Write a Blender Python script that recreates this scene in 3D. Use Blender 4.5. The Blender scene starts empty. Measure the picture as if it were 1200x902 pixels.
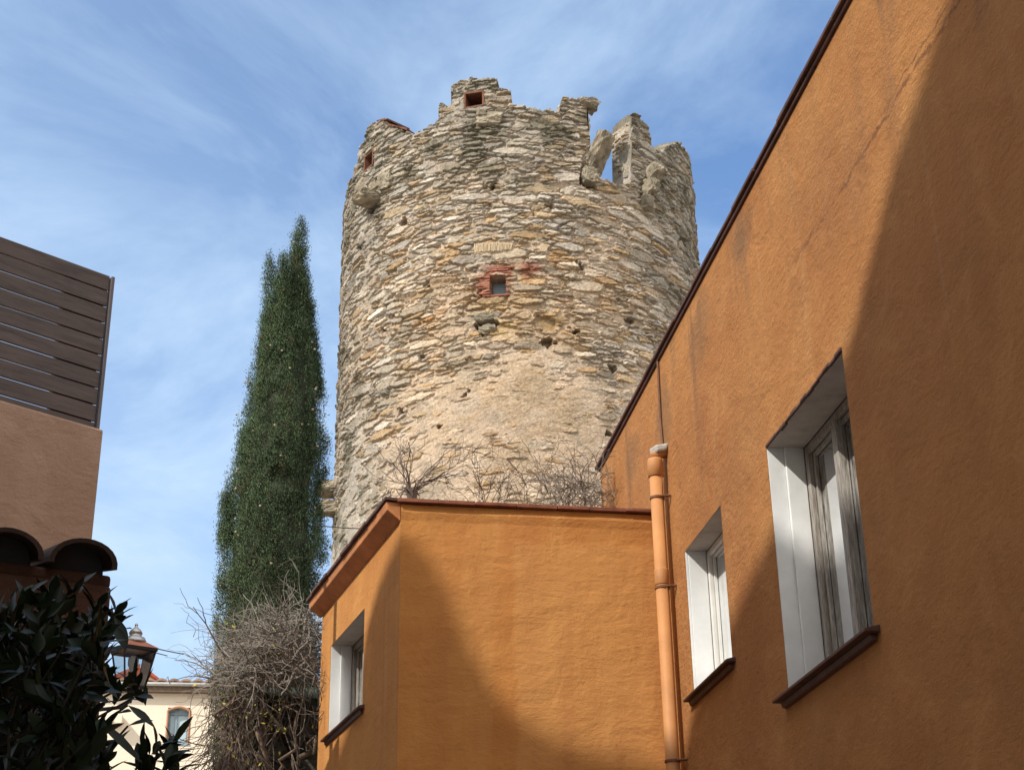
import bpy, bmesh, math, random
import numpy as np
from mathutils import Vector, Matrix
R_ = math.radians
random.seed(7)
rng = np.random.default_rng(11)
scene = bpy.context.scene
COL = scene.collection

# ------------------------------------------------------------------ camera
CAMH = 1.6
F = 1815.0                       # focal length in pixels of the 1200 px wide photograph
PITCH, ROLL = R_(24.675), R_(-1.015)
_rt = np.array([1.0, 0, 0]); _up = np.array([0, -math.sin(PITCH), math.cos(PITCH)]); _fw = np.array([0, math.cos(PITCH), math.sin(PITCH)])
_u = np.array([math.sin(ROLL), math.cos(ROLL)]); _r = np.array([_u[1], -_u[0]])
cx_ = _rt * _r[0] + _up * _u[0]; cy_ = _rt * _r[1] + _up * _u[1]; cz_ = -_fw
cam = bpy.data.cameras.new('camera'); cam.sensor_width = 36.0; cam.lens = F / 1200 * 36
cam.clip_start = 0.05; cam.clip_end = 6000
camo = bpy.data.objects.new('camera', cam); COL.objects.link(camo)
camo.matrix_world = Matrix(((cx_[0], cy_[0], cz_[0], 0), (cx_[1], cy_[1], cz_[1], 0), (cx_[2], cy_[2], cz_[2], CAMH), (0, 0, 0, 1)))
scene.camera = camo

# ------------------------------------------------------------------ sun, sky, exposure
SUN_AZ, SUN_EL = -133.0, 41.0    # azimuth measured clockwise from the view direction (+Y)
SUN_DIR = Vector((math.sin(R_(SUN_AZ)) * math.cos(R_(SUN_EL)), math.cos(R_(SUN_AZ)) * math.cos(R_(SUN_EL)), math.sin(R_(SUN_EL))))
sl = bpy.data.lights.new('sun', 'SUN'); sl.energy = 2.9; sl.angle = R_(0.53); sl.color = (1.0, 0.93, 0.82)
so = bpy.data.objects.new('sun', sl); COL.objects.link(so)
so.rotation_euler = SUN_DIR.to_track_quat('Z', 'Y').to_euler(); so.location = (-40, -40, 60)
scene.view_settings.view_transform = 'Standard'; scene.view_settings.look = 'None'
scene.view_settings.exposure = 0.70; scene.view_settings.gamma = 1.0; scene.view_settings.use_curve_mapping = False

world = bpy.data.worlds.new('World'); scene.world = world; world.use_nodes = True
wn = world.node_tree; wn.nodes.clear()
def W(t, **k):
    n = wn.nodes.new(t)
    for a, b in k.items(): setattr(n, a, b)
    return n
wl = wn.links.new
sky = W('ShaderNodeTexSky'); sky.sky_type = 'NISHITA'; sky.sun_disc = False
sky.sun_elevation = R_(SUN_EL); sky.sun_rotation = R_(SUN_AZ); sky.air_density = 1.1; sky.dust_density = 0.0; sky.ozone_density = 5.0
tc = W('ShaderNodeTexCoord'); sep = W('ShaderNodeSeparateXYZ'); wl(tc.outputs['Generated'], sep.inputs[0])
zz = W('ShaderNodeMath', operation='ADD'); wl(sep.outputs['Z'], zz.inputs[0]); zz.inputs[1].default_value = 0.12
dx = W('ShaderNodeMath', operation='DIVIDE'); wl(sep.outputs['X'], dx.inputs[0]); wl(zz.outputs[0], dx.inputs[1])
dy = W('ShaderNodeMath', operation='DIVIDE'); wl(sep.outputs['Y'], dy.inputs[0]); wl(zz.outputs[0], dy.inputs[1])
cmb = W('ShaderNodeCombineXYZ'); wl(dx.outputs[0], cmb.inputs[0]); wl(dy.outputs[0], cmb.inputs[1])
mp = W('ShaderNodeMapping'); wl(cmb.outputs[0], mp.inputs[0]); mp.inputs['Rotation'].default_value = (0, 0, R_(38)); mp.inputs['Scale'].default_value = (1.25, 1.0, 1); mp.inputs['Location'].default_value = (3.1, 1.7, 0)
n1 = W('ShaderNodeTexNoise'); wl(mp.outputs[0], n1.inputs[0]); n1.inputs['Scale'].default_value = 2.1; n1.inputs['Detail'].default_value = 10; n1.inputs['Roughness'].default_value = 0.60; n1.inputs['Distortion'].default_value = 0.5
n2 = W('ShaderNodeTexNoise'); wl(cmb.outputs[0], n2.inputs[0]); n2.inputs['Scale'].default_value = 1.6; n2.inputs['Detail'].default_value = 5; n2.inputs['Roughness'].default_value = 0.6
r1 = W('ShaderNodeMapRange'); wl(n1.outputs['Fac'], r1.inputs[0]); r1.inputs[1].default_value = 0.42; r1.inputs[2].default_value = 0.72
r2 = W('ShaderNodeMapRange'); wl(n2.outputs['Fac'], r2.inputs[0]); r2.inputs[1].default_value = 0.34; r2.inputs[2].default_value = 0.62; r2.inputs[3].default_value = 0.42
# thin cirrus veil thickens towards the horizon
r3 = W('ShaderNodeMapRange'); wl(sep.outputs['Z'], r3.inputs[0]); r3.inputs[1].default_value = 0.58; r3.inputs[2].default_value = 0.22; r3.inputs[3].default_value = 0.0; r3.inputs[4].default_value = 0.36
r4 = W('ShaderNodeMapRange'); wl(sep.outputs['X'], r4.inputs[0]); r4.inputs[1].default_value = -0.30; r4.inputs[2].default_value = 0.20; r4.inputs[3].default_value = 0.24; r4.inputs[4].default_value = -0.10
m1 = W('ShaderNodeMath', operation='MULTIPLY'); wl(r1.outputs[0], m1.inputs[0]); wl(r2.outputs[0], m1.inputs[1])
m2 = W('ShaderNodeMath', operation='MULTIPLY'); wl(m1.outputs[0], m2.inputs[0]); m2.inputs[1].default_value = 0.85
m3 = W('ShaderNodeMath', operation='ADD'); wl(m2.outputs[0], m3.inputs[0]); wl(r3.outputs[0], m3.inputs[1])
m4 = W('ShaderNodeMath', operation='ADD', use_clamp=True); wl(m3.outputs[0], m4.inputs[0]); wl(r4.outputs[0], m4.inputs[1])
mx = W('ShaderNodeMix', data_type='RGBA'); wl(m4.outputs[0], mx.inputs[0]); wl(sky.outputs[0], mx.inputs[6]); mx.inputs[7].default_value = (3.1, 4.05, 5.2, 1)
# bright broken cloud added outside the view to raise the fill light
r5 = W('ShaderNodeMapRange'); wl(sep.outputs['Y'], r5.inputs[0]); r5.inputs[1].default_value = 0.55; r5.inputs[2].default_value = -0.05; r5.inputs[3].default_value = 0.0; r5.inputs[4].default_value = 0.85
r6 = W('ShaderNodeMapRange'); wl(n1.outputs['Fac'], r6.inputs[0]); r6.inputs[1].default_value = 0.25; r6.inputs[2].default_value = 0.55; r6.inputs[3].default_value = 0.45
m5 = W('ShaderNodeMath', operation='MULTIPLY', use_clamp=True); wl(r5.outputs[0], m5.inputs[0]); wl(r6.outputs[0], m5.inputs[1])
mx2 = W('ShaderNodeMix', data_type='RGBA'); wl(m5.outputs[0], mx2.inputs[0]); wl(mx.outputs[2], mx2.inputs[6]); mx2.inputs[7].default_value = (8.6, 8.1, 7.5, 1)
bg = W('ShaderNodeBackground'); wl(mx2.outputs[2], bg.inputs[0]); bg.inputs[1].default_value = 0.13
ow = W('ShaderNodeOutputWorld'); wl(bg.outputs[0], ow.inputs[0])

# ------------------------------------------------------------------ helpers
def ray(px, py):
    p = np.array([px - 600.0, -(py - 451.0)])
    d = _rt * (p @ _r) + _up * (p @ _u) + _fw * F
    return d / np.hypot(d[0], d[1])
def at(px, py, dist):            # a place seen at that pixel, at a horizontal distance in metres
    d = ray(px, py) * dist
    return Vector((d[0], d[1], d[2] + CAMH))
def hdir(az): return Vector((math.sin(R_(az)), math.cos(R_(az)), 0.0))
Z = Vector((0, 0, 1))

class Mat:
    def __init__(s, name, rough=0.9, spec=0.3):
        s.m = bpy.data.materials.new(name); s.m.use_nodes = True; s.t = s.m.node_tree
        s.b = s.t.nodes['Principled BSDF']; s.b.inputs['Roughness'].default_value = rough; s.b.inputs['Specular IOR Level'].default_value = spec
    def n(s, t, ins=None, **k):
        nd = s.t.nodes.new(t)
        for a, b in k.items(): setattr(nd, a, b)
        for a, b in (ins or {}).items():
            if isinstance(b, bpy.types.NodeSocket): s.t.links.new(b, nd.inputs[a])
            else: nd.inputs[a].default_value = b
        return nd
    def l(s, a, b): s.t.links.new(a, b)
    def coord(s, scale=(1, 1, 1), which='Object', rot=(0, 0, 0)):
        c = s.n('ShaderNodeTexCoord')
        return s.n('ShaderNodeMapping', {0: c.outputs[which], 'Scale': scale, 'Rotation': rot}).outputs[0]
    def noise(s, v, scale, detail=4, rough=0.55, dist=0.0):
        return s.n('ShaderNodeTexNoise', {0: v, 'Scale': scale, 'Detail': detail, 'Roughness': rough, 'Distortion': dist}).outputs['Fac']
    def rng(s, v, a, b, c=0.0, d=1.0): return s.n('ShaderNodeMapRange', {0: v, 1: a, 2: b, 3: c, 4: d}).outputs[0]
    def mix(s, f, a, b, mode='MIX'):
        nd = s.n('ShaderNodeMix', data_type='RGBA', blend_type=mode)
        for i, x in ((0, f), (6, a), (7, b)):
            if isinstance(x, bpy.types.NodeSocket): s.l(x, nd.inputs[i])
            elif isinstance(x, (tuple, list)): nd.inputs[i].default_value = (*x[:3], 1)
            else: nd.inputs[i].default_value = x
        return nd.outputs[2]
    def math(s, op, a, b=0.0, clamp=False):
        nd = s.n('ShaderNodeMath', operation=op, use_clamp=clamp)
        for i, x in ((0, a), (1, b)):
            if isinstance(x, bpy.types.NodeSocket): s.l(x, nd.inputs[i])
            else: nd.inputs[i].default_value = x
        return nd.outputs[0]
    def color(s, c):
        if isinstance(c, bpy.types.NodeSocket): s.l(c, s.b.inputs['Base Color'])
        else: s.b.inputs['Base Color'].default_value = (*c, 1)
    def bump(s, h, strength=0.5, dist=0.02, prev=None):
        nd = s.n('ShaderNodeBump', {'Strength': strength, 'Distance': dist, 'Height': h})
        if prev is not None: s.l(prev, nd.inputs['Normal'])
        s.l(nd.outputs[0], s.b.inputs['Normal']); return nd.outputs[0]

def mesh_obj(name, verts, faces, mat, parent=None, smooth=False, uvs=None):
    me = bpy.data.meshes.new(name)
    org = Vector(parent_origin(parent)) if parent is not None else Vector((0, 0, 0))
    me.from_pydata([tuple(Vector(v) - org) for v in verts], [], faces)
    if smooth: me.polygons.foreach_set('use_smooth', [True] * len(me.polygons))
    if uvs is not None:
        ul = me.uv_layers.new(name='UVMap')
        li = np.empty(len(me.loops), dtype=np.int32); me.loops.foreach_get('vertex_index', li)
        ul.data.foreach_set('uv', np.asarray(uvs, dtype=np.float32)[li].ravel())
    me.materials.append(mat.m if isinstance(mat, Mat) else mat)
    me.update()
    o = bpy.data.objects.new(name, me); COL.objects.link(o)
    if parent is not None: o.parent = parent
    return o
def parent_origin(p):
    o = Vector((0, 0, 0))
    while p is not None: o = o + p.location; p = p.parent
    return o
def np_mesh(name, V, Fq, mat, parent=None, col=None, smooth=False):
    """V (n,3) world coords, Fq (m,k) index array"""
    me = bpy.data.meshes.new(name)
    org = np.array(parent_origin(parent)) if parent is not None else np.zeros(3)
    V = np.asarray(V, dtype=np.float32) - org.astype(np.float32); Fq = np.asarray(Fq, dtype=np.int32)
    m, k = Fq.shape
    me.vertices.add(len(V)); me.vertices.foreach_set('co', V.ravel())
    me.loops.add(m * k); me.loops.foreach_set('vertex_index', Fq.ravel())
    me.polygons.add(m); me.polygons.foreach_set('loop_start', np.arange(0, m * k, k, dtype=np.int32)); me.polygons.foreach_set('loop_total', np.full(m, k, dtype=np.int32))
    me.polygons.foreach_set('use_smooth', np.full(m, smooth, dtype=bool))
    me.update(calc_edges=True); me.validate()
    if col is not None:
        at_ = me.color_attributes.new('Col', 'FLOAT_COLOR', 'POINT')
        c4 = np.ones((len(V), 4), dtype=np.float32); c4[:, :3] = col
        at_.data.foreach_set('color', c4.ravel())
    me.materials.append(mat.m if isinstance(mat, Mat) else mat)
    o = bpy.data.objects.new(name, me); COL.objects.link(o)
    if parent is not None: o.parent = parent
    return o
def thing(name, label, cat, loc, group=None):
    o = bpy.data.objects.new(name, None); COL.objects.link(o); o.location = loc; o.empty_display_size = 0.2
    o['label'] = label; o['category'] = cat
    if group: o['group'] = group
    return o
def tag(o, label, cat, group=None):
    o['label'] = label; o['category'] = cat
    if group: o['group'] = group
    return o

class MB:                        # collects shapes into one mesh
    def __init__(s): s.v = []; s.f = []
    def add(s, vs, fs):
        b = len(s.v); s.v += [Vector(v) for v in vs]; s.f += [tuple(i + b for i in f) for f in fs]
    def box(s, c, ax, ay, az, sx, sy, sz, jit=0.0):
        c = Vector(c); vs = []
        for k in (-.5, .5):
            for j in (-.5, .5):
                for i in (-.5, .5):
                    vs.append(c + ax * (i * sx) + ay * (j * sy) + az * (k * sz) + Vector([random.uniform(-jit, jit) for _ in range(3)]))
        s.add(vs, [(0, 2, 3, 1), (4, 5, 7, 6), (0, 1, 5, 4), (2, 6, 7, 3), (0, 4, 6, 2), (1, 3, 7, 5)])
    def tube(s, pts, rad, n=8, cap=True):
        pts = [Vector(p) for p in pts]; rads = rad if isinstance(rad, (list, tuple)) else [rad] * len(pts)
        rings = []
        ref = None
        for i, p in enumerate(pts):
            t = (pts[min(i + 1, len(pts) - 1)] - pts[max(i - 1, 0)])
            if t.length < 1e-9: t = Vector((0, 0, 1))
            t.normalize()
            if ref is None: ref = t.orthogonal().normalized()
            a = (ref - t * ref.dot(t))
            a = a.normalized() if a.length > 1e-6 else t.orthogonal().normalized()
            ref = a; b = t.cross(a)
            rings.append([p + (a * math.cos(2 * math.pi * k / n) + b * math.sin(2 * math.pi * k / n)) * rads[i] for k in range(n)])
        vs = [q for r in rings for q in r]; fs = []
        for i in range(len(pts) - 1):
            for k in range(n):
                fs.append((i * n + k, i * n + (k + 1) % n, (i + 1) * n + (k + 1) % n, (i + 1) * n + k))
        if cap:
            fs.append(tuple(range(n - 1, -1, -1))); fs.append(tuple((len(pts) - 1) * n + k for k in range(n)))
        s.add(vs, fs)
    def prism(s, poly, vec):     # closed polygon (list of Vectors) swept along vec
        n = len(poly); vs = [Vector(p) for p in poly] + [Vector(p) + vec for p in poly]
        s.add(vs, [tuple(range(n)), tuple(range(2 * n - 1, n - 1, -1))] + [(i, n + i, n + (i + 1) % n, (i + 1) % n) for i in range(n)])
    def lathe(s, c, prof, n=20):
        vs = []; fs = []
        for r, h in prof:
            for k in range(n): vs.append(Vector(c) + Vector((r * math.cos(2 * math.pi * k / n), r * math.sin(2 * math.pi * k / n), h)))
        for i in range(len(prof) - 1):
            for k in range(n): fs.append((i * n + k, i * n + (k + 1) % n, (i + 1) * n + (k + 1) % n, (i + 1) * n + k))
        fs.append(tuple(range(n - 1, -1, -1))); fs.append(tuple((len(prof) - 1) * n + k for k in range(n)))
        s.add(vs, fs)
    def build(s, name, mat, parent=None, smooth=False, bevel=0.0, auto=False):
        o = mesh_obj(name, s.v, s.f, mat, parent, smooth)
        bm = bmesh.new(); bm.from_mesh(o.data); bmesh.ops.recalc_face_normals(bm, faces=bm.faces[:]); bm.to_mesh(o.data); bm.free()
        if bevel > 0:
            md = o.modifiers.new('bevel', 'BEVEL'); md.width = bevel; md.segments = 2; md.limit_method = 'ANGLE'
        return o

# ---- numpy value noise
def _hash_lat(seed, n=512): return np.random.default_rng(seed).random((n, n)).astype(np.float32)
_LAT = {}
def vnoise(x, y, seed=0):
    if seed not in _LAT: _LAT[seed] = _hash_lat(seed)
    L = _LAT[seed]; n = L.shape[0]
    xi = np.floor(x).astype(int); yi = np.floor(y).astype(int); fx = x - xi; fy = y - yi
    fx = fx * fx * (3 - 2 * fx); fy = fy * fy * (3 - 2 * fy)
    a = L[xi % n, yi % n]; b = L[(xi + 1) % n, yi % n]; c = L[xi % n, (yi + 1) % n]; d = L[(xi + 1) % n, (yi + 1) % n]
    return (a * (1 - fx) + b * fx) * (1 - fy) + (c * (1 - fx) + d * fx) * fy
def fbm(x, y, seed=0, octv=4, gain=0.5):
    s = 0; a = 1; t = 0
    for o in range(octv):
        s = s + a * vnoise(x * 2 ** o + 17.3 * o, y * 2 ** o + 9.1 * o, seed + o); t += a; a *= gain
    return s / t
def sstep(x, a, b):
    t = np.clip((x - a) / (b - a), 0, 1); return t * t * (3 - 2 * t)

# ------------------------------------------------------------------ materials
def stucco(name, base, dark, light, streak=0.35, grain=0.5, big=0.5, rough=0.93):
    m = Mat(name, rough, 0.15)
    v = m.coord(); vs = m.coord((2.2, 2.2, 0.22))
    c = m.mix(m.rng(m.noise(v, 0.9, 5, 0.6), 0.35, 0.68), dark, base)
    c = m.mix(m.rng(m.noise(v, 2.3, 6, 0.65, 0.6), 0.5, 0.75, 0, 0.7), c, light)
    c = m.mix(m.rng(m.noise(vs, 1.6, 4, 0.6), 0.52, 0.78, 0, streak), c, dark)
    c = m.mix(m.rng(m.noise(v, 38, 3, 0.7), 0.6, 0.8, 0, 0.35), c, tuple(x * 0.62 for x in dark))
    m.col_socket = c; m.color(c)
    w = m.noise(v, 3.2, 3, 0.5, 0.8)
    b = m.bump(w, big, 0.06)
    trowel = m.noise(m.coord((6, 6, 17)), 1.5, 5, 0.68, 0.35)
    b = m.bump(trowel, grain * 0.8, 0.02, b)
    g = m.noise(v, 30, 6, 0.76)
    m.last = m.bump(g, grain, 0.02, b)
    return m
def plain(name, base, var=0.25, scale=8, rough=0.8, bump=0.3, bd=0.01, spec=0.3, stretch=(1, 1, 1)):
    m = Mat(name, rough, spec); v = m.coord(stretch)
    c = m.mix(m.rng(m.noise(v, scale, 5, 0.65), 0.3, 0.7), tuple(x * (1 - var) for x in base), tuple(min(1, x * (1 + var)) for x in base))
    m.color(c)
    if bump: m.bump(m.noise(v, scale * 3, 4, 0.65), bump, bd)
    return m

M = {}
M['annex'] = stucco('annex_ochre_plaster', (0.49, 0.228, 0.067), (0.425, 0.182, 0.055), (0.535, 0.262, 0.080), 0.55, 0.34, 0.28)
M['house'] = stucco('house_orange_stucco', (0.425, 0.200, 0.070), (0.345, 0.148, 0.053), (0.485, 0.248, 0.094), 0.45, 0.72, 0.45)
# cracks and grey run-off stains of the big wall, in its own metres (uv = along, up)
def crack_wall(m):
    uv = m.n('ShaderNodeUVMap').outputs[0]; sp = m.n('ShaderNodeSeparateXYZ', {0: uv})
    S, H = sp.outputs[0], sp.outputs[1]
    nz = m.noise(uv, 2.2, 6, 0.75); nz2 = m.noise(uv, 9, 3, 0.7)
    tot = None
    for a, b, s0, s1, w in ((5.735, 0.0, 4.2, 7.4, 0.018), (5.80, -0.02, 4.9, 6.1, 0.011), (5.53, 0.02, 4.1, 5.0, 0.014)):
        line = m.math('ADD', m.math('MULTIPLY', m.math('SUBTRACT', S, s0), b), a)
        dd = m.math('ABSOLUTE', m.math('SUBTRACT', m.math('ADD', H, m.math('MULTIPLY', m.math('SUBTRACT', nz, 0.5), 0.22)), line))
        k = m.rng(dd, w * 0.4, w, 1, 0)
        k = m.math('MULTIPLY', k, m.math('MULTIPLY', m.rng(S, s0, s0 + 0.2), m.rng(S, s1 - 0.6, s1, 1, 0)))
        k = m.math('MULTIPLY', k, m.rng(nz2, 0.38, 0.5))
        tot = k if tot is None else m.math('MAXIMUM', tot, k)
    c = m.mix(m.math('MULTIPLY', tot, 0.60), m.col_socket, (0.10, 0.045, 0.03))
    # run-off stains under the roof edge
    st = m.math('MULTIPLY', m.rng(m.noise(m.n('ShaderNodeMapping', {0: uv, 'Scale': (2.6, 0.35, 1)}).outputs[0], 1.2, 5, 0.6), 0.52, 0.72), m.rng(H, 4.9, 6.3))
    c = m.mix(m.math('MULTIPLY', st, 0.85), c, (0.17, 0.10, 0.06))
    for bs, bh, rs, rh in ((9.05, 6.28, .30, .26), (10.15, 6.12, .26, .30), (8.0, 6.38, .2, .16), (11.2, 6.2, .3, .22)):
        q1 = m.math('POWER', m.math('DIVIDE', m.math('SUBTRACT', m.math('ADD', S, m.math('MULTIPLY', m.math('SUBTRACT', nz, 0.5), 0.9)), bs), rs), 2.0)
        q2 = m.math('POWER', m.math('DIVIDE', m.math('SUBTRACT', m.math('ADD', H, m.math('MULTIPLY', m.math('SUBTRACT', nz2, 0.5), 0.3)), bh), rh), 2.0)
        c = m.mix(m.math('MULTIPLY', m.rng(m.math('ADD', q1, q2), 0.2, 1.3, 1, 0), 0.55), c, (0.20, 0.115, 0.062))
    dr = m.rng(m.noise(m.n('ShaderNodeMapping', {0: uv, 'Scale': (9, 0.22, 1)}).outputs[0], 1.3, 3, 0.6), 0.60, 0.74)
    c = m.mix(m.math('MULTIPLY', dr, 0.09), c, (0.62, 0.45, 0.30))
    pit = m.rng(m.noise(uv, 13, 4, 0.7, 0.3), 0.66, 0.74); c = m.mix(m.math('MULTIPLY', pit, 0.55), c, (0.15, 0.07, 0.035))
    gr = m.math('MULTIPLY', m.rng(m.noise(uv, 0.55, 6, 0.7), 0.50, 0.66), 0.35); c = m.mix(gr, c, (0.27, 0.135, 0.062))
    m.color(c)
    b = m.bump(pit, -0.7, 0.02, m.last); m.bump(tot, -0.8, 0.02, b)
crack_wall(M['house'])
def patched_wall(m):
    uv = m.n('ShaderNodeUVMap').outputs[0]; sp = m.n('ShaderNodeSeparateXYZ', {0: uv}); wob = m.math('MULTIPLY', m.math('SUBTRACT', m.noise(uv, 4, 4, 0.6), 0.5), 0.12)
    S = m.math('ADD', sp.outputs[0], wob); H = m.math('ADD', sp.outputs[1], wob)
    k = m.math('MULTIPLY', m.rng(S, 20.80, 20.84), m.rng(H, 5.20, 5.26, 1, 0))
    c = m.mix(m.math('MULTIPLY', k, 0.55), m.col_socket, (0.515, 0.262, 0.092))
    band = m.rng(m.noise(m.n('ShaderNodeMapping', {0: uv, 'Scale': (5, 0.3, 1)}).outputs[0], 1.1, 4, 0.55), 0.50, 0.68); c = m.mix(m.math('MULTIPLY', band, 0.45), c, (0.41, 0.175, 0.066)); lo_ = m.rng(m.noise(m.n('ShaderNodeMapping', {0: uv, 'Scale': (3.2, 0.25, 1), 'Location': (4, 2, 0)}).outputs[0], 1.4, 3, 0.5), 0.52, 0.66); c = m.mix(m.math('MULTIPLY', lo_, 0.4), c, (0.53, 0.275, 0.095))
    m.color(c); rip = m.noise(m.n('ShaderNodeMapping', {0: uv, 'Scale': (1.6, 7, 1)}).outputs[0], 2.6, 5, 0.6, 0.6)
    m.bump(m.math('MULTIPLY', rip, m.math('ADD', m.math('MULTIPLY', k, 0.55), 0.2)), 0.20, 0.03, m.last)
patched_wall(M['annex'])
M['terrace'] = stucco('terrace_brown_plaster', (0.355, 0.235, 0.165), (0.29, 0.185, 0.13), (0.41, 0.28, 0.20), 0.7, 0.5, 0.5)
M['cream'] = stucco('cream_plaster', (0.80, 0.72, 0.60), (0.75, 0.67, 0.55), (0.83, 0.76, 0.65), 0.2, 0.15, 0.15)
M['tilewall'] = stucco('patio_wall_plaster', (0.13, 0.07, 0.047), (0.095, 0.052, 0.038), (0.16, 0.09, 0.06), 0.4, 0.5, 0.5)  # deep shade of the lower left corner is put into this base colour
M['white'] = plain('white_limewash', (0.70, 0.72, 0.73), 0.10, 3, 0.9, 0.35, 0.01)
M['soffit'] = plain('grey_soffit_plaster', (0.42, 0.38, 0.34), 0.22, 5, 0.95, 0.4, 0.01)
M['terracotta'] = plain('terracotta', (0.20, 0.075, 0.045), 0.35, 9, 0.85, 0.4, 0.008)
M['darktile'] = plain('weathered_roof_edge', (0.085, 0.040, 0.030), 0.45, 6, 0.7, 0.4, 0.008)
M['cornice'] = plain('cornice_red_plaster', (0.44, 0.185, 0.075), 0.25, 5, 0.9, 0.5, 0.012)
M['sill'] = plain('brown_clay_sill', (0.085, 0.040, 0.030), 0.3, 12, 0.6, 0.3, 0.005)
M['pipe'] = plain('painted_pipe', (0.455, 0.215, 0.083), 0.16, 3.5, 0.6, 0.05, 0.003, 0.3)
M['clamp'] = plain('rusty_clamp', (0.16, 0.07, 0.035), 0.3, 30, 0.6, 0.2, 0.003)
M['mortar_cap'] = plain('grey_cement_cap', (0.46, 0.45, 0.43), 0.25, 20, 0.9, 0.6, 0.01)
M['wood'] = Mat('peeling_painted_wood', 0.75)
def _wood(m):
    v = m.coord((26, 26, 3.0))
    p = m.rng(m.noise(v, 2.6, 7, 0.75), 0.34, 0.60)
    c = m.mix(p, (0.15, 0.135, 0.12), (0.40, 0.38, 0.35)); c = m.mix(m.rng(m.noise(v, 5, 3), 0.45, 0.7, 0, 0.5), c, (0.20, 0.15, 0.10))
    m.color(c); m.bump(m.noise(v, 6, 4), 0.5, 0.006)
_wood(M['wood'])
M['whitewood'] = plain('white_painted_wood', (0.66, 0.66, 0.64), 0.08, 8, 0.5, 0.1, 0.004)
M['curtain'] = plain('lace_curtain', (0.50, 0.66, 0.68), 0.10, 30, 0.95, 0.5, 0.01, 0.1, (1, 1, 0.3))
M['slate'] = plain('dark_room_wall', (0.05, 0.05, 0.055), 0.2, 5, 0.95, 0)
def glass_mat(name, tint=(0.02, 0.025, 0.03)):
    m = Mat(name, 0.03, 0.5); m.b.inputs['Transmission Weight'].default_value = 0.0
    gl = m.n('ShaderNodeBsdfGlossy', {'Roughness': 0.02, 'Color': (0.95, 0.97, 1, 1)}); tr = m.n('ShaderNodeBsdfTransparent', {'Color': (0.86, 0.92, 0.92, 1)})
    fr = m.n('ShaderNodeFresnel', {'IOR': 1.75}); mxs = m.n('ShaderNodeMixShader', {0: fr.outputs[0], 1: tr.outputs[0], 2: gl.outputs[0]})
    m.l(mxs.outputs[0], m.t.nodes['Material Output'].inputs[0]); return m
M['glass'] = glass_mat('window_glass')
M['slat'] = plain('brown_composite_boards', (0.070, 0.050, 0.043), 0.42, 2.5, 0.6, 0.25, 0.004, 0.3, (1, 1, 9))
M['slattrim'] = plain('grey_brown_trim', (0.10, 0.085, 0.085), 0.15, 3, 0.5, 0.1)
M['zinc'] = plain('galvanised_zinc', (0.45, 0.46, 0.46), 0.15, 9, 0.35, 0.1, 0.003, 0.5); M['zinc'].b.inputs['Metallic'].default_value = 0.7
M['copper'] = plain('copper_red_hood', (0.42, 0.17, 0.09), 0.25, 10, 0.5, 0.1)
M['iron'] = plain('black_iron', (0.03, 0.032, 0.035), 0.2, 10, 0.5, 0.1)
M['blueframe'] = plain('blue_grey_frame', (0.22, 0.30, 0.36), 0.1, 8, 0.5, 0)
M['brick'] = plain('old_red_brick', (0.25, 0.095, 0.062), 0.5, 9, 0.9, 0.5, 0.01)
M['loopclay'] = plain('dull_clay_lining', (0.15, 0.07, 0.045), 0.35, 9, 0.95, 0.4, 0.01)
M['brickpale'] = plain('pale_yellow_brick', (0.50, 0.405, 0.27), 0.25, 14, 0.9, 0.5, 0.01)
M['rooftile'] = plain('old_curved_tile', (0.055, 0.036, 0.029), 0.4, 7, 0.9, 0.5, 0.01)  # near-black: the corner's shade is put into the tile colour
M['redroof'] = plain('red_roof', (0.34, 0.085, 0.05), 0.3, 5, 0.8, 0.3, 0.01)
M['orangetile'] = plain('orange_curved_tile', (0.42, 0.17, 0.09), 0.35, 7, 0.9, 0.3, 0.01)
M['bark'] = plain('grey_bark', (0.16, 0.12, 0.09), 0.4, 20, 0.95, 0.6, 0.01, 0.2)
M['twig'] = plain('dry_twig', (0.215, 0.19, 0.165), 0.4, 9, 0.95, 0, 0.01, 0.2)
M['twigdark'] = plain('dark_dry_twig', (0.15, 0.12, 0.10), 0.4, 9, 0.95, 0, 0.01, 0.2)
M['yellowleaf'] = plain('yellow_leaf', (0.36, 0.30, 0.05), 0.4, 9, 0.8, 0)
M['asphalt'] = plain('street_stone', (0.36, 0.31, 0.25), 0.25, 2, 0.95, 0.4, 0.02)
M['neighbour'] = stucco('neighbour_plaster', (0.62, 0.47, 0.31), (0.55, 0.41, 0.27), (0.66, 0.51, 0.36), 0.4, 0.4, 0.4)
M['cone'] = plain('cypress_cone', (0.34, 0.27, 0.19), 0.3, 30, 0.9, 0)
def leafmat(name, rough, spec, trans=0.0, attr=True, base=(0.05, 0.08, 0.03)):
    m = Mat(name, rough, spec)
    if attr: m.color(m.n('ShaderNodeAttribute', attribute_name='Col').outputs['Color'])
    if trans:
        tl = m.n('ShaderNodeBsdfTranslucent', {'Color': m.n('ShaderNodeAttribute', attribute_name='Col').outputs['Color']})
        mxs = m.n('ShaderNodeMixShader', {0: trans, 1: m.b.outputs[0], 2: tl.outputs[0]}); m.l(mxs.outputs[0], m.t.nodes['Material Output'].inputs[0])
    else: m.color(base)
    return m
M['cypress'] = leafmat('cypress_foliage', 0.85, 0.1, 0.28)
M['glossy'] = leafmat('glossy_leaf', 0.40, 0.2)
M['corbel'] = plain('lichened_stone', (0.25, 0.22, 0.165), 0.55, 5, 0.95, 0.8, 0.03)
M['masonry'] = Mat('rubble_masonry', 0.95, 0.1)
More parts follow.
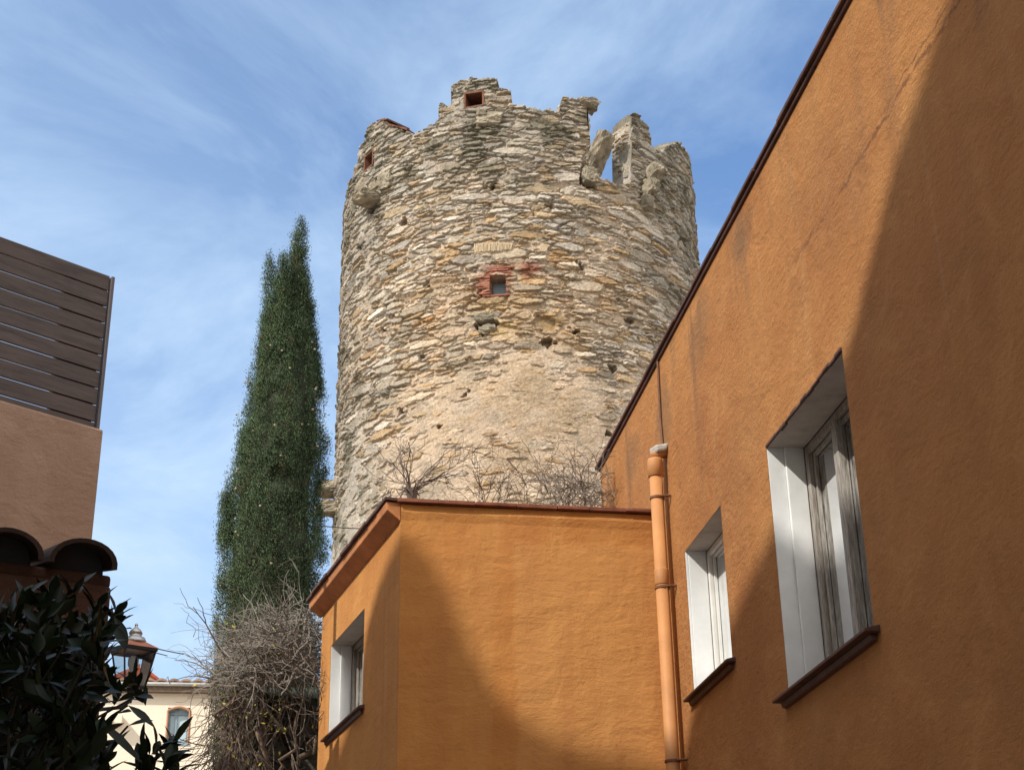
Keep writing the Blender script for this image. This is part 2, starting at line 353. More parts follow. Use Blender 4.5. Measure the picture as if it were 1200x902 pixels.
def _masonry(m):
    a = m.n('ShaderNodeAttribute', attribute_name='Col').outputs['Color']; v = m.coord()
    c = m.mix(m.rng(m.noise(v, 22, 5, 0.7), 0.3, 0.72), (0.52, 0.505, 0.48), (1.12, 1.10, 1.065)); c = m.mix(1.0, a, c, 'MULTIPLY')
    c = m.mix(m.rng(m.noise(v, 55, 4, 0.7), 0.6, 0.75, 0, 0.35), c, (0.10, 0.09, 0.07))
    m.color(c); b = m.bump(m.noise(v, 16, 6, 0.75), 0.9, 0.03); m.bump(m.noise(v, 60, 3, 0.7), 0.6, 0.012, b)
_masonry(M['masonry'])

# ------------------------------------------------------------------ ground
def ground():
    v = [(-3000, -3000, 0), (3000, -3000, 0), (3000, 3000, 0), (-3000, 3000, 0)]
    o = mesh_obj('ground', v, [(0, 1, 2, 3)], M['asphalt']); o['kind'] = 'structure'
ground()

# ------------------------------------------------------------------ the orange house on the right
AZR = -8.7; DR = hdir(AZR); NR = Vector((-DR.y, DR.x, 0))          # NR points to the street (left)
PR = -NR * 2.67
def rp(s, z, out=0.0): return PR + DR * s + NR * out + Z * z
def wall_grid(pf, s0, s1, z0, z1, holes, step=None):
    """wall face with rectangular openings; pf(s,z)->point. returns verts, faces, uvs"""
    ss = sorted({s0, s1, *[h[0] for h in holes], *[h[1] for h in holes]}); zs = sorted({z0, z1, *[h[2] for h in holes], *[h[3] for h in holes]})
    if step:
        def sub(a):
            r = []
            for p, q in zip(a[:-1], a[1:]):
                n = max(1, int((q - p) / step)); r += [p + (q - p) * i / n for i in range(n)]
            return r + [a[-1]]
        ss = sub(ss); zs = sub(zs)
    idx = {}; V = []; U = []; Fc = []
    for i, s in enumerate(ss):
        for j, z in enumerate(zs):
            idx[i, j] = len(V); V.append(pf(s, z)); U.append((s, z))
    for i in range(len(ss) - 1):
        for j in range(len(zs) - 1):
            cs = (ss[i] + ss[i + 1]) / 2; cz = (zs[j] + zs[j + 1]) / 2
            if any(h[0] < cs < h[1] and h[2] < cz < h[3] for h in holes): continue
            Fc.append((idx[i, j], idx[i + 1, j], idx[i + 1, j + 1], idx[i, j + 1]))
    return V, Fc, U

house = thing('orange_house', 'tall rough orange stucco house on the right with drainpipe and two white lined windows', 'house', rp(6, 0))
EAVE = 4.99 + CAMH
BIGW = (6.60, 7.885, 1.925 + CAMH, 3.34 + CAMH); SMLW = (8.87, 9.79, 2.375 + CAMH, 3.36 + CAMH)
S_END = 12.42
V, Fc, U = wall_grid(lambda s, z: rp(s, z), -6, S_END, 0, EAVE - 0.02, [BIGW, SMLW])
n0 = len(V)
V += [rp(S_END, 0), rp(S_END, EAVE - 0.02), rp(S_END, EAVE - 0.02, -7), rp(S_END, 0, -7), rp(-6, 0), rp(-6, EAVE - .02), rp(-6, EAVE - .02, -7), rp(-6, 0, -7)]
U += [(S_END, 0), (S_END, 6), (19, 6), (19, 0), (-6, 0), (-6, 6), (-13, 6), (-13, 0)]
Fc += [(n0, n0 + 3, n0 + 2, n0 + 1), (n0 + 4, n0 + 5, n0 + 6, n0 + 7), (n0 + 3, n0 + 7, n0 + 6, n0 + 2)]
mesh_obj('wall', V, Fc, M['house'], house, uvs=U)
mb = MB(); mb.box(rp(S_END / 2 - 3, EAVE - 0.005, -3.52), DR, NR, Z, S_END + 6, 7.0, 0.03); mb.build('roof', M['darktile'], house)
mb = MB(); s = -6.0                                                # clay edge pieces along the eave
while s < S_END + 0.02:
    ln = random.uniform(0.46, 0.52); ln = min(ln, S_END + 0.05 - s)
    if ln < 0.05: break
    o = random.uniform(0.030, 0.040); h = random.uniform(0.024, 0.030)
    mb.box(rp(s + ln / 2, EAVE + 0.012 + h / 2 + random.uniform(-.003, .003), o - 0.12), DR, NR, Z, ln - 0.006, 0.24, h)
    s += ln
mb.build('roof_edge', M['darktile'], house, bevel=0.005)
mb = MB(); mb.tube([rp(-6, EAVE - 0.004, 0.006), rp(S_END, EAVE - 0.004, 0.006)], 0.014, 8); mb.build('eave_moulding', M['darktile'], house)

def window(parent, pf, n_in, box, depth, name_lbl, reveal_mat, soffit_mat, frame_mat, fw, mull, curtain, sill_out, step=True, sillw=0.07, ledge=True, sash=0.03):
    """opening box=(s0,s1,z0,z1) in wall frame pf(s,z,out); lines it and fills it. depth of reveal in metres"""
    s0, s1, z0, z1 = box; e = 0.004
    ax = (pf(1, 0, 0) - pf(0, 0, 0)).normalized(); nn = (pf(0, 0, 1) - pf(0, 0, 0)).normalized()
    mid = depth * 0.5
    # jamb linings
    fr = thing_part('window', parent, pf((s0 + s1) / 2, z0, 0), frame_mat)
    for sg, se in ((1, s1), (-1, s0)):
        mb = MB()
        if not step: mid = 0.02
        mb.box(pf(se + 0.02 * sg, (z0 + z1) / 2, -mid / 2 - 0.001), ax, nn, Z, 0.04, mid, z1 - z0 + 0.02)
        ins = 0.018 if step else 0.002
        mb.box(pf(se + 0.02 * sg - ins * sg, (z0 + z1) / 2, -mid - (depth + .015 - mid) / 2), ax, nn, Z, 0.04, depth + .015 - mid - 0.002, z1 - z0 + 0.016)
        mb.build('reveal', reveal_mat, fr, bevel=0.004)
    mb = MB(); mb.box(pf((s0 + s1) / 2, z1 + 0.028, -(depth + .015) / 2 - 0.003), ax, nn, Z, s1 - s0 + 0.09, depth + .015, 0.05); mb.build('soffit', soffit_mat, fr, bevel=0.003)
    # frame bars: outer frame + mullion(s)
    mbf = MB(); d = -depth - 0.03; t = 0.03; fs0 = s0 + (0.02 if step else 0.003); fs1 = s1 - (0.02 if step else 0.003); ft = z1 + 0.0; fb = z0
    for sc_ in (fs0 + fw / 2, fs1 - fw / 2): mbf.box(pf(sc_, (fb + ft) / 2, d), ax, nn, Z, fw, t, ft - fb)
    for zc in (fb + fw / 2, ft - fw / 2): mbf.box(pf((fs0 + fs1) / 2, zc, d), ax, nn, Z, fs1 - fs0 - 2 * fw, t - .004, fw)
    for ms, mw, mo in mull:
        mbf.box(pf(fs0 + (fs1 - fs0) * ms, (fb + ft) / 2, d + mo), ax, nn, Z, mw, t + 0.01, ft - fb - 2 * fw + 0.004)
    mbf.build('frame', frame_mat, fr, bevel=0.004)
    # sash bars a little further in
    mbs = MB(); edges = [fs0 + fw] + [fs0 + (fs1 - fs0) * m_[0] for m_ in mull] + [fs1 - fw]
    for a, b in zip(edges[:-1], edges[1:]):
        sw_ = sash
        for sc_ in (a + sw_ / 2 + .004, b - sw_ / 2 - .004): mbs.box(pf(sc_, (fb + ft) / 2, d - 0.022), ax, nn, Z, sw_, 0.02, ft - fb - 2 * fw)
        for zc in (fb + fw + sw_ / 2, ft - fw - sw_ / 2): mbs.box(pf((a + b) / 2, zc, d - 0.022), ax, nn, Z, b - a - 2 * sw_ - .012, 0.018, sw_)
    mbs.build('sash', frame_mat, fr, bevel=0.003)
    mesh_obj('pane', [pf(fs0 + .015, fb + .015, d - .034), pf(fs1 - .015, fb + .015, d - .034), pf(fs1 - .015, ft - .015, d - .034), pf(fs0 + .015, ft - .015, d - .034)], [(0, 1, 2, 3)], M['glass'], fr)
    if curtain is not None:
        ca, cb = curtain; ca = fs0 + (fs1 - fs0) * ca; cb = fs0 + (fs1 - fs0) * cb
        n = 60; vs = []; fc = []
        for i in range(n + 1):
            s_ = ca + (cb - ca) * i / n; o_ = -0.052 + 0.006 * math.sin(i * 1.1) + 0.006 * math.sin(i * 2.7)
            vs += [pf(s_, fb, d + o_), pf(s_, ft - .03, d + o_)]
        for i in range(n): fc.append((2 * i, 2 * i + 2, 2 * i + 3, 2 * i + 1))
        mesh_obj('curtain', vs, fc, M['curtain'], fr, smooth=True)
    # dark room behind
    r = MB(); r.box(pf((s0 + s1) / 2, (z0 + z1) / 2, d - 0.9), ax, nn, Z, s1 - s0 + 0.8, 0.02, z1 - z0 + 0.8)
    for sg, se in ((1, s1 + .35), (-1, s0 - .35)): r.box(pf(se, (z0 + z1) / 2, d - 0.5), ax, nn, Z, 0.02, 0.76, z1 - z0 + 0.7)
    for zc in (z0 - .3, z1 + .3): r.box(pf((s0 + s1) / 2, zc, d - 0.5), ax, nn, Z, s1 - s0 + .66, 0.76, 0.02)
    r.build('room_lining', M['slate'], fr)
    # sill: sloping clay tiles with a nib below
    if ledge:
        sb = MB(); o0, o1 = sill_out, -0.05
        prof = [pf(s0 - sillw, z0 + 0.012, o1), pf(s0 - sillw, z0 - 0.018, o0), pf(s0 - sillw, z0 - 0.034, o0), pf(s0 - sillw, z0 - 0.034, 0.004), pf(s0 - sillw, z0 - 0.02, o1)]
        sb.prism(prof, ax * (s1 - s0 + 2 * sillw))
        p2 = [pf(s0 - sillw * .4, z0 - 0.036, 0.002), pf(s0 - sillw * .4, z0 - 0.036, o0 * .5), pf(s0 - sillw * .4, z0 - 0.062, o0 * .36), pf(s0 - sillw * .4, z0 - 0.068, 0.002)]
        sb.prism(p2, ax * (s1 - s0 + 1.1 * sillw)); sb.build('sill', M['sill'], fr, bevel=0.004)
    return fr
def thing_part(name, parent, loc, mat):
    """an Empty-like part that parents its sub-parts"""
    o = bpy.data.objects.new(name, None); COL.objects.link(o); o.parent = parent; o.empty_display_size = 0.1
    o.location = Vector(loc) - parent_origin(parent); return o
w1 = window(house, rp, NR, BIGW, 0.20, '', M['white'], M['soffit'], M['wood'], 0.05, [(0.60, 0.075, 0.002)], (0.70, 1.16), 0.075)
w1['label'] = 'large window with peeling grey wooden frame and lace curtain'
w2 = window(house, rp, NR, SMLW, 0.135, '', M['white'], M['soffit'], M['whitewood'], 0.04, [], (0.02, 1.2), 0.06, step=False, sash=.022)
w2['label'] = 'small window with clean white frame'
# lintel lath edge over the big window
mb = MB(); 
for i in range(14):
    a = BIGW[0] + (BIGW[1] - BIGW[0]) * i / 14
    mb.box(rp(a + 0.046, BIGW[3] + random.uniform(0.0, 0.012), 0.0), DR, NR, Z, 0.094, random.uniform(0.012, 0.022), random.uniform(0.012, 0.022))
mb.build('lintel_edge', M['darktile'], house, bevel=0.003)
# drainpipe with collars and clamps
PS = 10.13; pz0, pz1 = 0.0, 4.20 + CAMH
pipe = thing_part('drainpipe', house, rp(PS, 0, 0.085), None)
mb = MB(); mb.tube([rp(PS, 0, 0.085), rp(PS, pz1 - 0.1, 0.085)], 0.047, 20); mb.build('tube', M['pipe'], pipe, smooth=True)
mb = MB(); mb.lathe(rp(PS, pz1 - 0.17, 0.085), [(0.048, 0), (0.056, 0.004), (0.056, 0.12), (0.050, 0.14)], 20)
mb.tube([rp(PS, pz1 - 0.03, 0.085), rp(PS, pz1 + 0.02, 0.06), rp(PS - 0.0, pz1 + 0.03, -0.02)], [0.048, 0.045, 0.045], 14)
mb.build('elbow', M['pipe'], pipe, smooth=True)
mb = MB(); mb.box(rp(PS, pz1 + 0.035, 0.045), DR, NR, Z, 0.13, 0.11, 0.05, 0.016); mb.build('cement_cap', M['mortar_cap'], pipe, bevel=0.014)
mb = MB(); mb.lathe(rp(PS, 3.23 + CAMH, 0.085), [(0.0475, -.01), (0.052, 0), (0.052, 0.10), (0.0475, 0.11)], 20); mb.build('collar', M['pipe'], pipe, smooth=True)
for zc in (3.87 + CAMH, 3.205 + CAMH, 2.01 + CAMH):
    mb = MB(); mb.lathe(rp(PS, zc, 0.085), [(0.0475, -.008), (0.0535, -.008), (0.0535, .008), (0.0475, .008)], 20); mb.tube([rp(PS - .055, zc, .07), rp(PS - .075, zc, 0.0)], 0.006, 6)
    mb.tube([rp(PS - .05, zc, .04), rp(PS - .05, zc, -0.02)], 0.007, 6); mb.build('clamp', M['clamp'], pipe)
mb = MB(); mb.tube([rp(PS + .03, pz1 + .05, 0.012), rp(PS + .05, pz1 + 0.3, 0.012), rp(PS + .03, EAVE - .02, 0.012)], 0.009, 6); mb.build('overflow_wire', M['clamp'], pipe)

# ------------------------------------------------------------------ the annex: front face and window side
CORN = rp(10.52, 0)                                                 # where the front face meets the house wall
AZF = 79.5; DF = hdir(AZF); NF = Vector((DF.y, -DF.x, 0)) ; NF = NF if NF.y < 0 else -NF
d_ = ray(470, 590); t_ = (CORN.x * NF.x + CORN.y * NF.y) / (d_[0] * NF.x + d_[1] * NF.y)
LC = Vector((d_[0] * t_, d_[1] * t_, 0))
AZS = -19.5; DS = hdir(AZS); NS = Vector((-DS.y, DS.x, 0))
SLEN = 2.52; ATOP = 3.885 + CAMH
def sp_(s, z, out=0.0): return LC + DS * s + NS * out + Z * z
LF = (CORN - LC).length
def fp(s, z, out=0.0): return LC + DF * s + NF * out + Z * z
annex = thing('ochre_annex', 'low ochre plastered annex with one wooden window, in front of the tower', 'annex', LC)
SW = (1.02, 2.14, 2.655 + CAMH, 3.40 + CAMH)
V, Fc, U = wall_grid(lambda s, z: sp_(s, z), 0, SLEN, 0, ATOP - 0.005, [SW])
V2, F2, U2 = wall_grid(lambda s, z: fp(s, z), 0, LF - 0.002, 0, ATOP - 0.005, [], 0.06)
# uneven hand-laid plaster: the front sheet swells and dips by a few millimetres, and a fillet bulges under the coping
V2 = [v + NF * float((fbm(np.array([u[0] * 1.6]), np.array([u[1] * 2.4]), 40, 4)[0] - 0.5) * 0.020 * min(1, u[0] / .15, (LF - u[0]) / .1 + .05) + 0.012 * math.exp(-((u[1] - ATOP + 0.06) / 0.045) ** 2)) for v, u in zip(V2, U2)]
b = len(V); V += V2; Fc += [tuple(i + b for i in f) for f in F2]; U += [(u[0] + 20, u[1]) for u in U2]
b = len(V); e0 = sp_(SLEN, 0); V += [e0, sp_(SLEN, ATOP - .005), e0 + Vector((5, 0.6, ATOP - .005)), e0 + Vector((5, 0.6, 0))]; U += [(0, 0)] * 4; Fc.append((b, b + 1, b + 2, b + 3))
mesh_obj('wall', V, Fc, M['annex'], annex, uvs=U)
# roof slab (flat terrace) and coping
mb = MB()
poly = [fp(0.06, ATOP - 0.004, -0.03), fp(LF - .01, ATOP - .004, -0.02), e0 + Vector((2.2, 0.27, ATOP - .004)), sp_(SLEN, ATOP - .004, -0.03)]
mb.prism(poly, Z * -0.2); mb.build('roof', M['terracotta'], annex)
mb = MB(); s = -0.03
while s < LF - 0.03:
    ln = min(random.uniform(0.23, 0.31), LF - 0.012 - s)
    mb.box(fp(s + ln / 2, ATOP + 0.016 + random.uniform(-.003, .003), -0.09 + random.uniform(-.006, .006)), DF, NF, Z, ln - 0.004, 0.27, 0.028, 0.002); s += ln
mb.build('coping', M['terracotta'], annex, bevel=0.004)
# moulded eave of the side
def eprof(s): return [sp_(s, ATOP - 0.135, 0.0), sp_(s, ATOP - 0.128, 0.010), sp_(s, ATOP - 0.066, 0.092), sp_(s, ATOP - 0.058, 0.102), sp_(s, ATOP - 0.02, 0.106), sp_(s, ATOP + 0.004, 0.11), sp_(s, ATOP + 0.004, 0.0)]
mb = MB(); mb.prism(eprof(0.0), DS * (SLEN + 0.06)); mb.build('cornice', M['cornice'], annex, bevel=0.008)
mb = MB(); s = -0.02
while s < SLEN + 0.06:
    ln = min(random.uniform(0.24, 0.3), SLEN + 0.08 - s)
    if ln < 0.03: break
    mb.box(sp_(s + ln / 2, ATOP + 0.020 + random.uniform(-.003, .003), 0.0 + random.uniform(-.006, .01)), DS, NS, Z, ln - 0.004, 0.26, 0.028, 0.003); s += ln
mb.build('roof_edge', M['darktile'], annex, bevel=0.004)
w3 = window(annex, sp_, NS, SW, 0.16, '', M['white'], M['soffit'], M['wood'], 0.04, [(0.62, 0.05, 0.002)], (0.05, 1.2), 0.05, sash=.02)

# ------------------------------------------------------------------ the round tower
TD, TA, TR = 30.0, R_(0.43), 3.874
TC = Vector((math.sin(TA) * TD, math.cos(TA) * TD, 0))
tw_r = np.array([math.cos(TA), -math.sin(TA), 0]); tw_f = np.array([-math.sin(TA), -math.cos(TA), 0])     # right, towards the camera
tower = thing('stone_tower', 'round ruined medieval tower of pale rubble stone with broken crenellations', 'tower', TC)
TCn = np.array(TC)
def tpt(th, z, r):               # th in degrees, 0 faces the street, + to the right
    t = np.radians(th)
    return TCn + (np.sin(t) * r)[..., None] * tw_r + (np.cos(t) * r)[..., None] * tw_f + np.stack([0 * z, 0 * z, z], -1)

class Stones:
    """power diagram of flat rubble stones on a sheet (x along, z up), in metres"""
    def __init__(s, x0, x1, z0, z1, cw, ch, seed, drop=0.25):
        g = np.random.default_rng(seed); s.cw, s.ch, s.x0, s.z0 = cw, ch, x0, z0
        s.nx = int((x1 - x0) / cw) + 6; s.nz = int((z1 - z0) / ch) + 6
        sh = (s.nx, s.nz)
        s.jx = g.uniform(-.46, .46, sh) + (np.arange(s.nz) % 2)[None] * 0.5; s.jz = g.uniform(-.32, .32, sh)
        s.w = g.normal(0, 0.38, sh); s.w += (g.random(sh) < 0.055) * g.uniform(.8, 2.6, sh); s.w[g.random(sh) < drop] = -50
        s.p = g.random(sh); s.tx = g.normal(0, 1, sh); s.tz = g.normal(0, 1, sh); s.hue = g.random(sh); s.val = g.random(sh)
    def __call__(s, x, z):
        wx = x + 0.05 * (fbm(x * 5, z * 9, 3, 3) - .5) * 2 + 0.02 * (vnoise(x * 22, z * 30, 9) - .5) * 2
        wz = z + 0.022 * (fbm(x * 4, z * 8, 5, 3) - .5) * 2 + 0.012 * (vnoise(x * 26, z * 26, 8) - .5) * 2 + 0.07 * (vnoise(x * .6, z * .7, 6) - .5)
        u = (wx - s.x0) / s.cw + 2; v = (wz - s.z0) / s.ch + 2
        ui = np.floor(u).astype(int); vi = np.floor(v).astype(int)
        b1 = np.full(x.shape, 1e9); b2 = np.full(x.shape, 1e9); c1 = np.zeros(x.shape, int); c2 = np.zeros(x.shape, int)
        P = {}
        for di in range(-2, 3):
            for dj in range(-2, 3):
                I = np.clip(ui + di, 0, s.nx - 1); J = np.clip(vi + dj, 0, s.nz - 1)
                du = u - (I + .5 + s.jx[I, J]); dv = v - (J + .5 + s.jz[I, J])
                d = du * du + dv * dv - s.w[I, J]; k = I * s.nz + J
                new = d < b1
                b2 = np.where(new, b1, np.where(d < b2, d, b2)); c2 = np.where(new, c1, np.where(d < np.where(new, 1e9, b2) + 1e-12, k, c2))
                c1 = np.where(new, k, c1); b1 = np.where(new, d, b1)
        I1, J1 = c1 // s.nz, c1 % s.nz; I2, J2 = c2 // s.nz, c2 % s.nz
        su = (I1 + s.jx[I1, J1]) - (I2 + s.jx[I2, J2]); sv = (J1 + s.jz[I1, J1]) - (J2 + s.jz[I2, J2])
        bd = (b2 - b1) / (2 * np.sqrt(su * su + sv * sv) + .15)                 # border distance in cells
        lu = u - (I1 + .5 + s.jx[I1, J1]); lv = v - (J1 + .5 + s.jz[I1, J1])
        return dict(b=bd * s.ch, lu=lu * s.cw, lv=lv * s.ch, p=s.p[I1, J1], tx=s.tx[I1, J1], tz=s.tz[I1, J1], hue=s.hue[I1, J1], val=s.val[I1, J1])
PAL = np.array([[.56, .51, .42], [.52, .47, .38], [.60, .56, .48], [.47, .43, .35], [.55, .49, .39], [.50, .40, .26], [.47, .345, .20], [.43, .41, .36], [.55, .47, .38], [.64, .61, .54], [.46, .38, .28], [.38, .36, .32], [.58, .53, .45], [.50, .46, .38]])
MORT = np.array([.59, .475, .365])
def masonry(x, z, stones, mort, grey, warm):
    """returns displacement (m) and colour for a sheet of rubble"""
    q = stones(x, z)
    edge = sstep(q['b'], 0.001, 0.013)
    jd = 0.008 + 0.046 * sstep(fbm(x * 1.7, z * 2.6, 141, 3), .36, .66); hs = (0.012 + 0.050 * q['p'] ** 1.4 + np.clip(0.10 * q['tx'] * q['lu'] + 0.25 * q['tz'] * q['lv'], -.028, .028)) * edge - jd * (1 - edge)
    hs = np.where(q['tx'] > 1.95, -.055 - .03 * q['val'], hs)
    hs = hs + 0.026 * (fbm(x * 13, z * 24, 21, 4, .6) - .5)
    hm = mort + 0.034 * (fbm(x * 7, z * 11, 31, 5, .62) - .5)
    ism = sstep(hm - hs, -0.004, 0.006)
    h = np.maximum(hs, hm)
    ci = (q['hue'] * len(PAL)).astype(int); c = PAL[ci] * .92 + PAL.mean(0) * .08
    c = c * np.array([1.03, 1.02, 1.05]) * (0.80 + 0.42 * q['val'])[..., None]
    wv = np.array([1.08, .965, .83]); gv = np.array([.76, .765, .74])
    c = c * (1 + (wv - 1) * warm[..., None]); c = c * (1 + (gv - 1) * grey[..., None])
    g = c.mean(-1, keepdims=True); c = c + (g * np.array([.98, .98, .94]) - c) * (0.30 * grey[..., None])
    cm = MORT * (0.82 + 0.36 * fbm(x * 3, z * 3, 51, 4))[..., None]; gm = cm.mean(-1, keepdims=True)
    cm = cm + (gm * np.array([.95, .95, .9]) * .8 - cm) * (0.75 * grey[..., None])
    dirt = sstep(0.012 - q['b'], 0, 0.012) * (1 - ism)
    c = c * (1 - ism[..., None]) + cm * ism[..., None]
    return h, np.clip(c, 0.02, .8), ism
# broken top: (theta, height) of the crown of the wall, read along its circumference
SKY = [(-180, 19.2), (-150, 19.4), (-149, 20.2), (-130, 20.2), (-129, 19.5), (-110, 19.5), (-95, 19.5), (-77, 19.6), (-74, 19.75), (-63, 19.80), (-61, 20.15), (-58, 20.27), (-54, 20.58), (-45.6, 20.31), (-42, 20.05), (-38.5, 19.87), (-34, 19.62), (-28.6, 19.65), (-24.4, 19.70), (-24.2, 20.07),
       (-20.2, 20.06), (-20.0, 20.55), (-12.8, 20.6), (-5.7, 20.56), (-5.4, 20.27), (-1.6, 20.2), (-1.4, 19.8), (6.2, 19.72), (12.7, 19.71), (13.0, 19.95), (14.2, 20.12), (20.9, 20.14), (21.3, 19.9), (21.6, 19.45), (22.1, 19.2), (22.3, 18.7), (23.2, 18.45), (26, 18.25), (32, 18.3), (35.6, 18.42), (36.2, 18.75), (36.5, 19.3), (37.0, 19.6), (37.4, 20.0), (38.6, 20.06), (42, 20.1), (45.2, 19.98), (45.6, 19.57), (51, 19.58), (55, 19.8), (60, 20.1), (68, 20.34), (76, 20.36), (84, 20.1), (90, 19.7), (110, 19.7), (111, 20.3), (130, 20.3), (131, 19.6), (180, 19.2)]
_sx = np.array([a for a, b in SKY]); _sz = np.array([b for a, b in SKY])
def crown(th):
    z = np.interp(th, _sx, _sz)
    k = np.floor(th / 4.1 + 0.5 * vnoise(th * .35, 0 * th, 77)).astype(int)
    return z + (np.random.default_rng(5).random(200)[k % 200] - .5) * 0.11 + (vnoise(th * 1.3, th * 0 + 4, 78) - .5) * 0.07
TH0, TH1 = -112.0, 112.0; NT = 860; ZB = 9.6; NZR = 760; ZTOP = 20.9
th = np.linspace(TH0, TH1, NT); zr = np.linspace(ZB, ZTOP, NZR)
TH, ZZ = np.meshgrid(th, zr, indexing='ij'); top = crown(th)
ZZ = np.minimum(ZZ, top[:, None]); X = np.radians(TH) * TR
st = Stones(X.min() - 1, X.max() + 1, ZB - 1, ZTOP + 1, 0.235, 0.060, 5, 0.28)
lo = fbm(X * .55 + 3, ZZ * .6, 61, 4); lo2 = fbm(X * 1.3, ZZ * 1.6, 66, 4)
# how far the mortar fills the joints: lower middle is nearly rendered over
cen = np.exp(-((TH + 2) / 34) ** 2)
fill = sstep(ZZ, 14.6, 12.6) * (1 - .6 * sstep(-TH, 24, 52) * sstep(ZZ, 11.0, 12.6)) + sstep(ZZ, 15.7, 14.0) * np.exp(-((TH - 2) / 13.0) ** 2) * 0.9 + 0.55 * np.exp(-((TH - 28) / 11) ** 2 - ((ZZ - 16.6) / 0.75) ** 2) + 0.5 * np.exp(-((TH + 4) / 7) ** 2 - ((ZZ - 16.4) / .5) ** 2) + 0.25 * np.exp(-((TH + 60) / 22) ** 2 - ((ZZ - 17.0) / 2.2) ** 2)
mort = -0.019 + 0.057 * np.clip(fill, 0, 1.1) + 0.075 * (lo2 - .5) + 0.06 * (lo - .5)
grey = np.clip(sstep(np.abs(TH + 2), 34, 74) * 0.95 + sstep(ZZ, 17.2, 19.6) * 1.1 + (lo - .5) * 1.6, 0, 1)
warm = np.clip(sstep(ZZ, 17.4, 15.4) * cen * 0.9 + (lo2 - .5) * 0.9, 0, 1)
H, C, ISM = masonry(X, ZZ, st, mort, grey, warm)
# lichen and soot: dark blotches of their own shape on the crown, ochre iron stain lower down
lich = sstep(fbm(X * 2.1, ZZ * 2.4, 151, 5, .6), .52, .66) * (0.25 + .6 * grey); C = C * (1 - lich[..., None]) + np.array([.185, .175, .135]) * lich[..., None]
och = sstep(fbm(X * 1.1 + 5, ZZ * 1.5, 161, 4), .50, .66) * warm * .45; C = C * (1 - och[..., None]) + np.array([.46, .33, .19]) * och[..., None]
# put-log holes, gaps and openings
def hole(thc, zc, w, h, depth, soft=0.02, rough=0.11, rect=False):
    global H, C
    dx_ = np.radians(TH - thc) * TR; dz_ = ZZ - zc
    n = (fbm(X * 9, ZZ * 9, int(abs(thc * 7 + zc * 3)) % 90 + 100, 3) - .5) * rough * 2
    if rect: d = np.maximum(np.abs(dx_) - w / 2, np.abs(dz_) - h / 2)
    else: d = (np.sqrt((dx_ / (w / 2)) ** 2 + (dz_ / (h / 2)) ** 2) - 1) * min(w, h) / 2 + n
    k = sstep(-d, 0, soft); H = H * (1 - k) - depth * k
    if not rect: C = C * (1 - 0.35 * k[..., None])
WINT, WINZ, WW, WH = -6.4, 15.70, 0.31, 0.40
hole(WINT, WINZ, WW, WH, 0.42, 0.012, rect=True)
hole(-9.9, 14.92, 0.40, 0.42, 0.30); hole(6.6, 14.86, 0.50, 0.36, 0.05, .05); hole(7.0, 14.50, 0.24, 0.16, 0.16)
hole(-12.9, 20.05, 0.42, 0.38, 0.42, 0.012, rect=True); hole(-54.2, 19.62, 0.38, 0.40, 0.42, 0.012, rect=True)
hole(-10.6, 19.58, 0.26, 0.26, 0.22); hole(-51, 18.28, 0.36, 0.22, 0.3); hole(21, 18.2, 0.34, 0.5, 0.25); hole(41, 18.1, 0.3, 0.3, 0.2)
hole(-30, 14.5, 0.14, 0.09, .12); hole(-37, 13.45, 0.24, 0.14, .16); hole(-16, 13.5, 0.14, 0.08, .1); hole(26, 14.1, 0.18, 0.14, .18); hole(15, 14.7, .16, .14, .18)
hole(-28, 16.0, .18, .12, .16); hole(-58, 17.6, .2, .16, .2); hole(-74, 13.6, .2, .3, .2); hole(33, 15.2, .14, .1, .14); hole(-22, 16.7, .12, .1, .14); hole(50, 17.0, .22, .14, .18); hole(58, 15.8, .2, .14, .16); hole(17, 16.2, .14, .1, .12)
hole(-36, 17.6, .16, .12, .15); hole(-45, 15.4, .14, .12, .16); hole(9, 17.5, .14, .1, .14); hole(-8, 17.9, .16, .1, .14); hole(24, 12.7, .16, .1, .1); hole(-24, 12.9, .12, .1, .1)
# red brick patches around the window, in the wall's own colours
def tint(thc, zc, w, h, col, amt):
    global C
    dx_ = np.radians(TH - thc) * TR; k = np.exp(-(dx_ / w) ** 4 - ((ZZ - zc) / h) ** 4) * amt * (1 - ISM)
    C = C * (1 - k[..., None]) + np.array(col) * (0.7 + .6 * vnoise(X * 6, ZZ * 18, 93))[..., None] * k[..., None]
tint(-10.4, 15.72, .20, .26, (.33, .14, .09), .85); tint(-3.2, 15.75, .10, .2, (.42, .26, .17), .7); tint(-6.5, 16.08, .32, .10, (.34, .16, .11), .7)
tint(2.8, 16.05, 0.22, 0.14, (.30, .11, .07), .85); tint(2.0, 15.85, .1, .1, (.34, .16, .09), .7); tint(-28, 15.2, .3, .08, (.45, .25, .09), .8); tint(10, 15.0, .3, .2, (.44, .30, .13), .6)
for k_ in range(5): tint(6.6, 14.72 + .075 * k_, .26, .026, (.40, .27, .12), .85)
tint(-4.5, 14.75, .28, .22, (.52, .40, .22), .7); tint(-6.5, 15.3, .4, .12, (.50, .38, .22), .6)
def flat(tha, thb, za, zb, lev):
    global H, C
    k = sstep(TH, tha - .3, tha + .2) * sstep(TH, thb + .3, thb - .2) * sstep(ZZ, za - .02, za + .01) * sstep(ZZ, zb + .02, zb - .01)
    H = H * (1 - k) + lev * k; C = C * (1 - k[..., None]) + MORT * .95 * k[..., None]
flat(-13.2, -1.8, 16.44, 16.67, .012); flat(5.8, 8.0, 16.4, 16.6, .012)
P = tpt(TH, ZZ, TR + H)
idx = np.arange(NT * NZR).reshape(NT, NZR)
full = zr[None, :] < top[:, None]
keep = full[:-1, :-1] | full[1:, :-1]
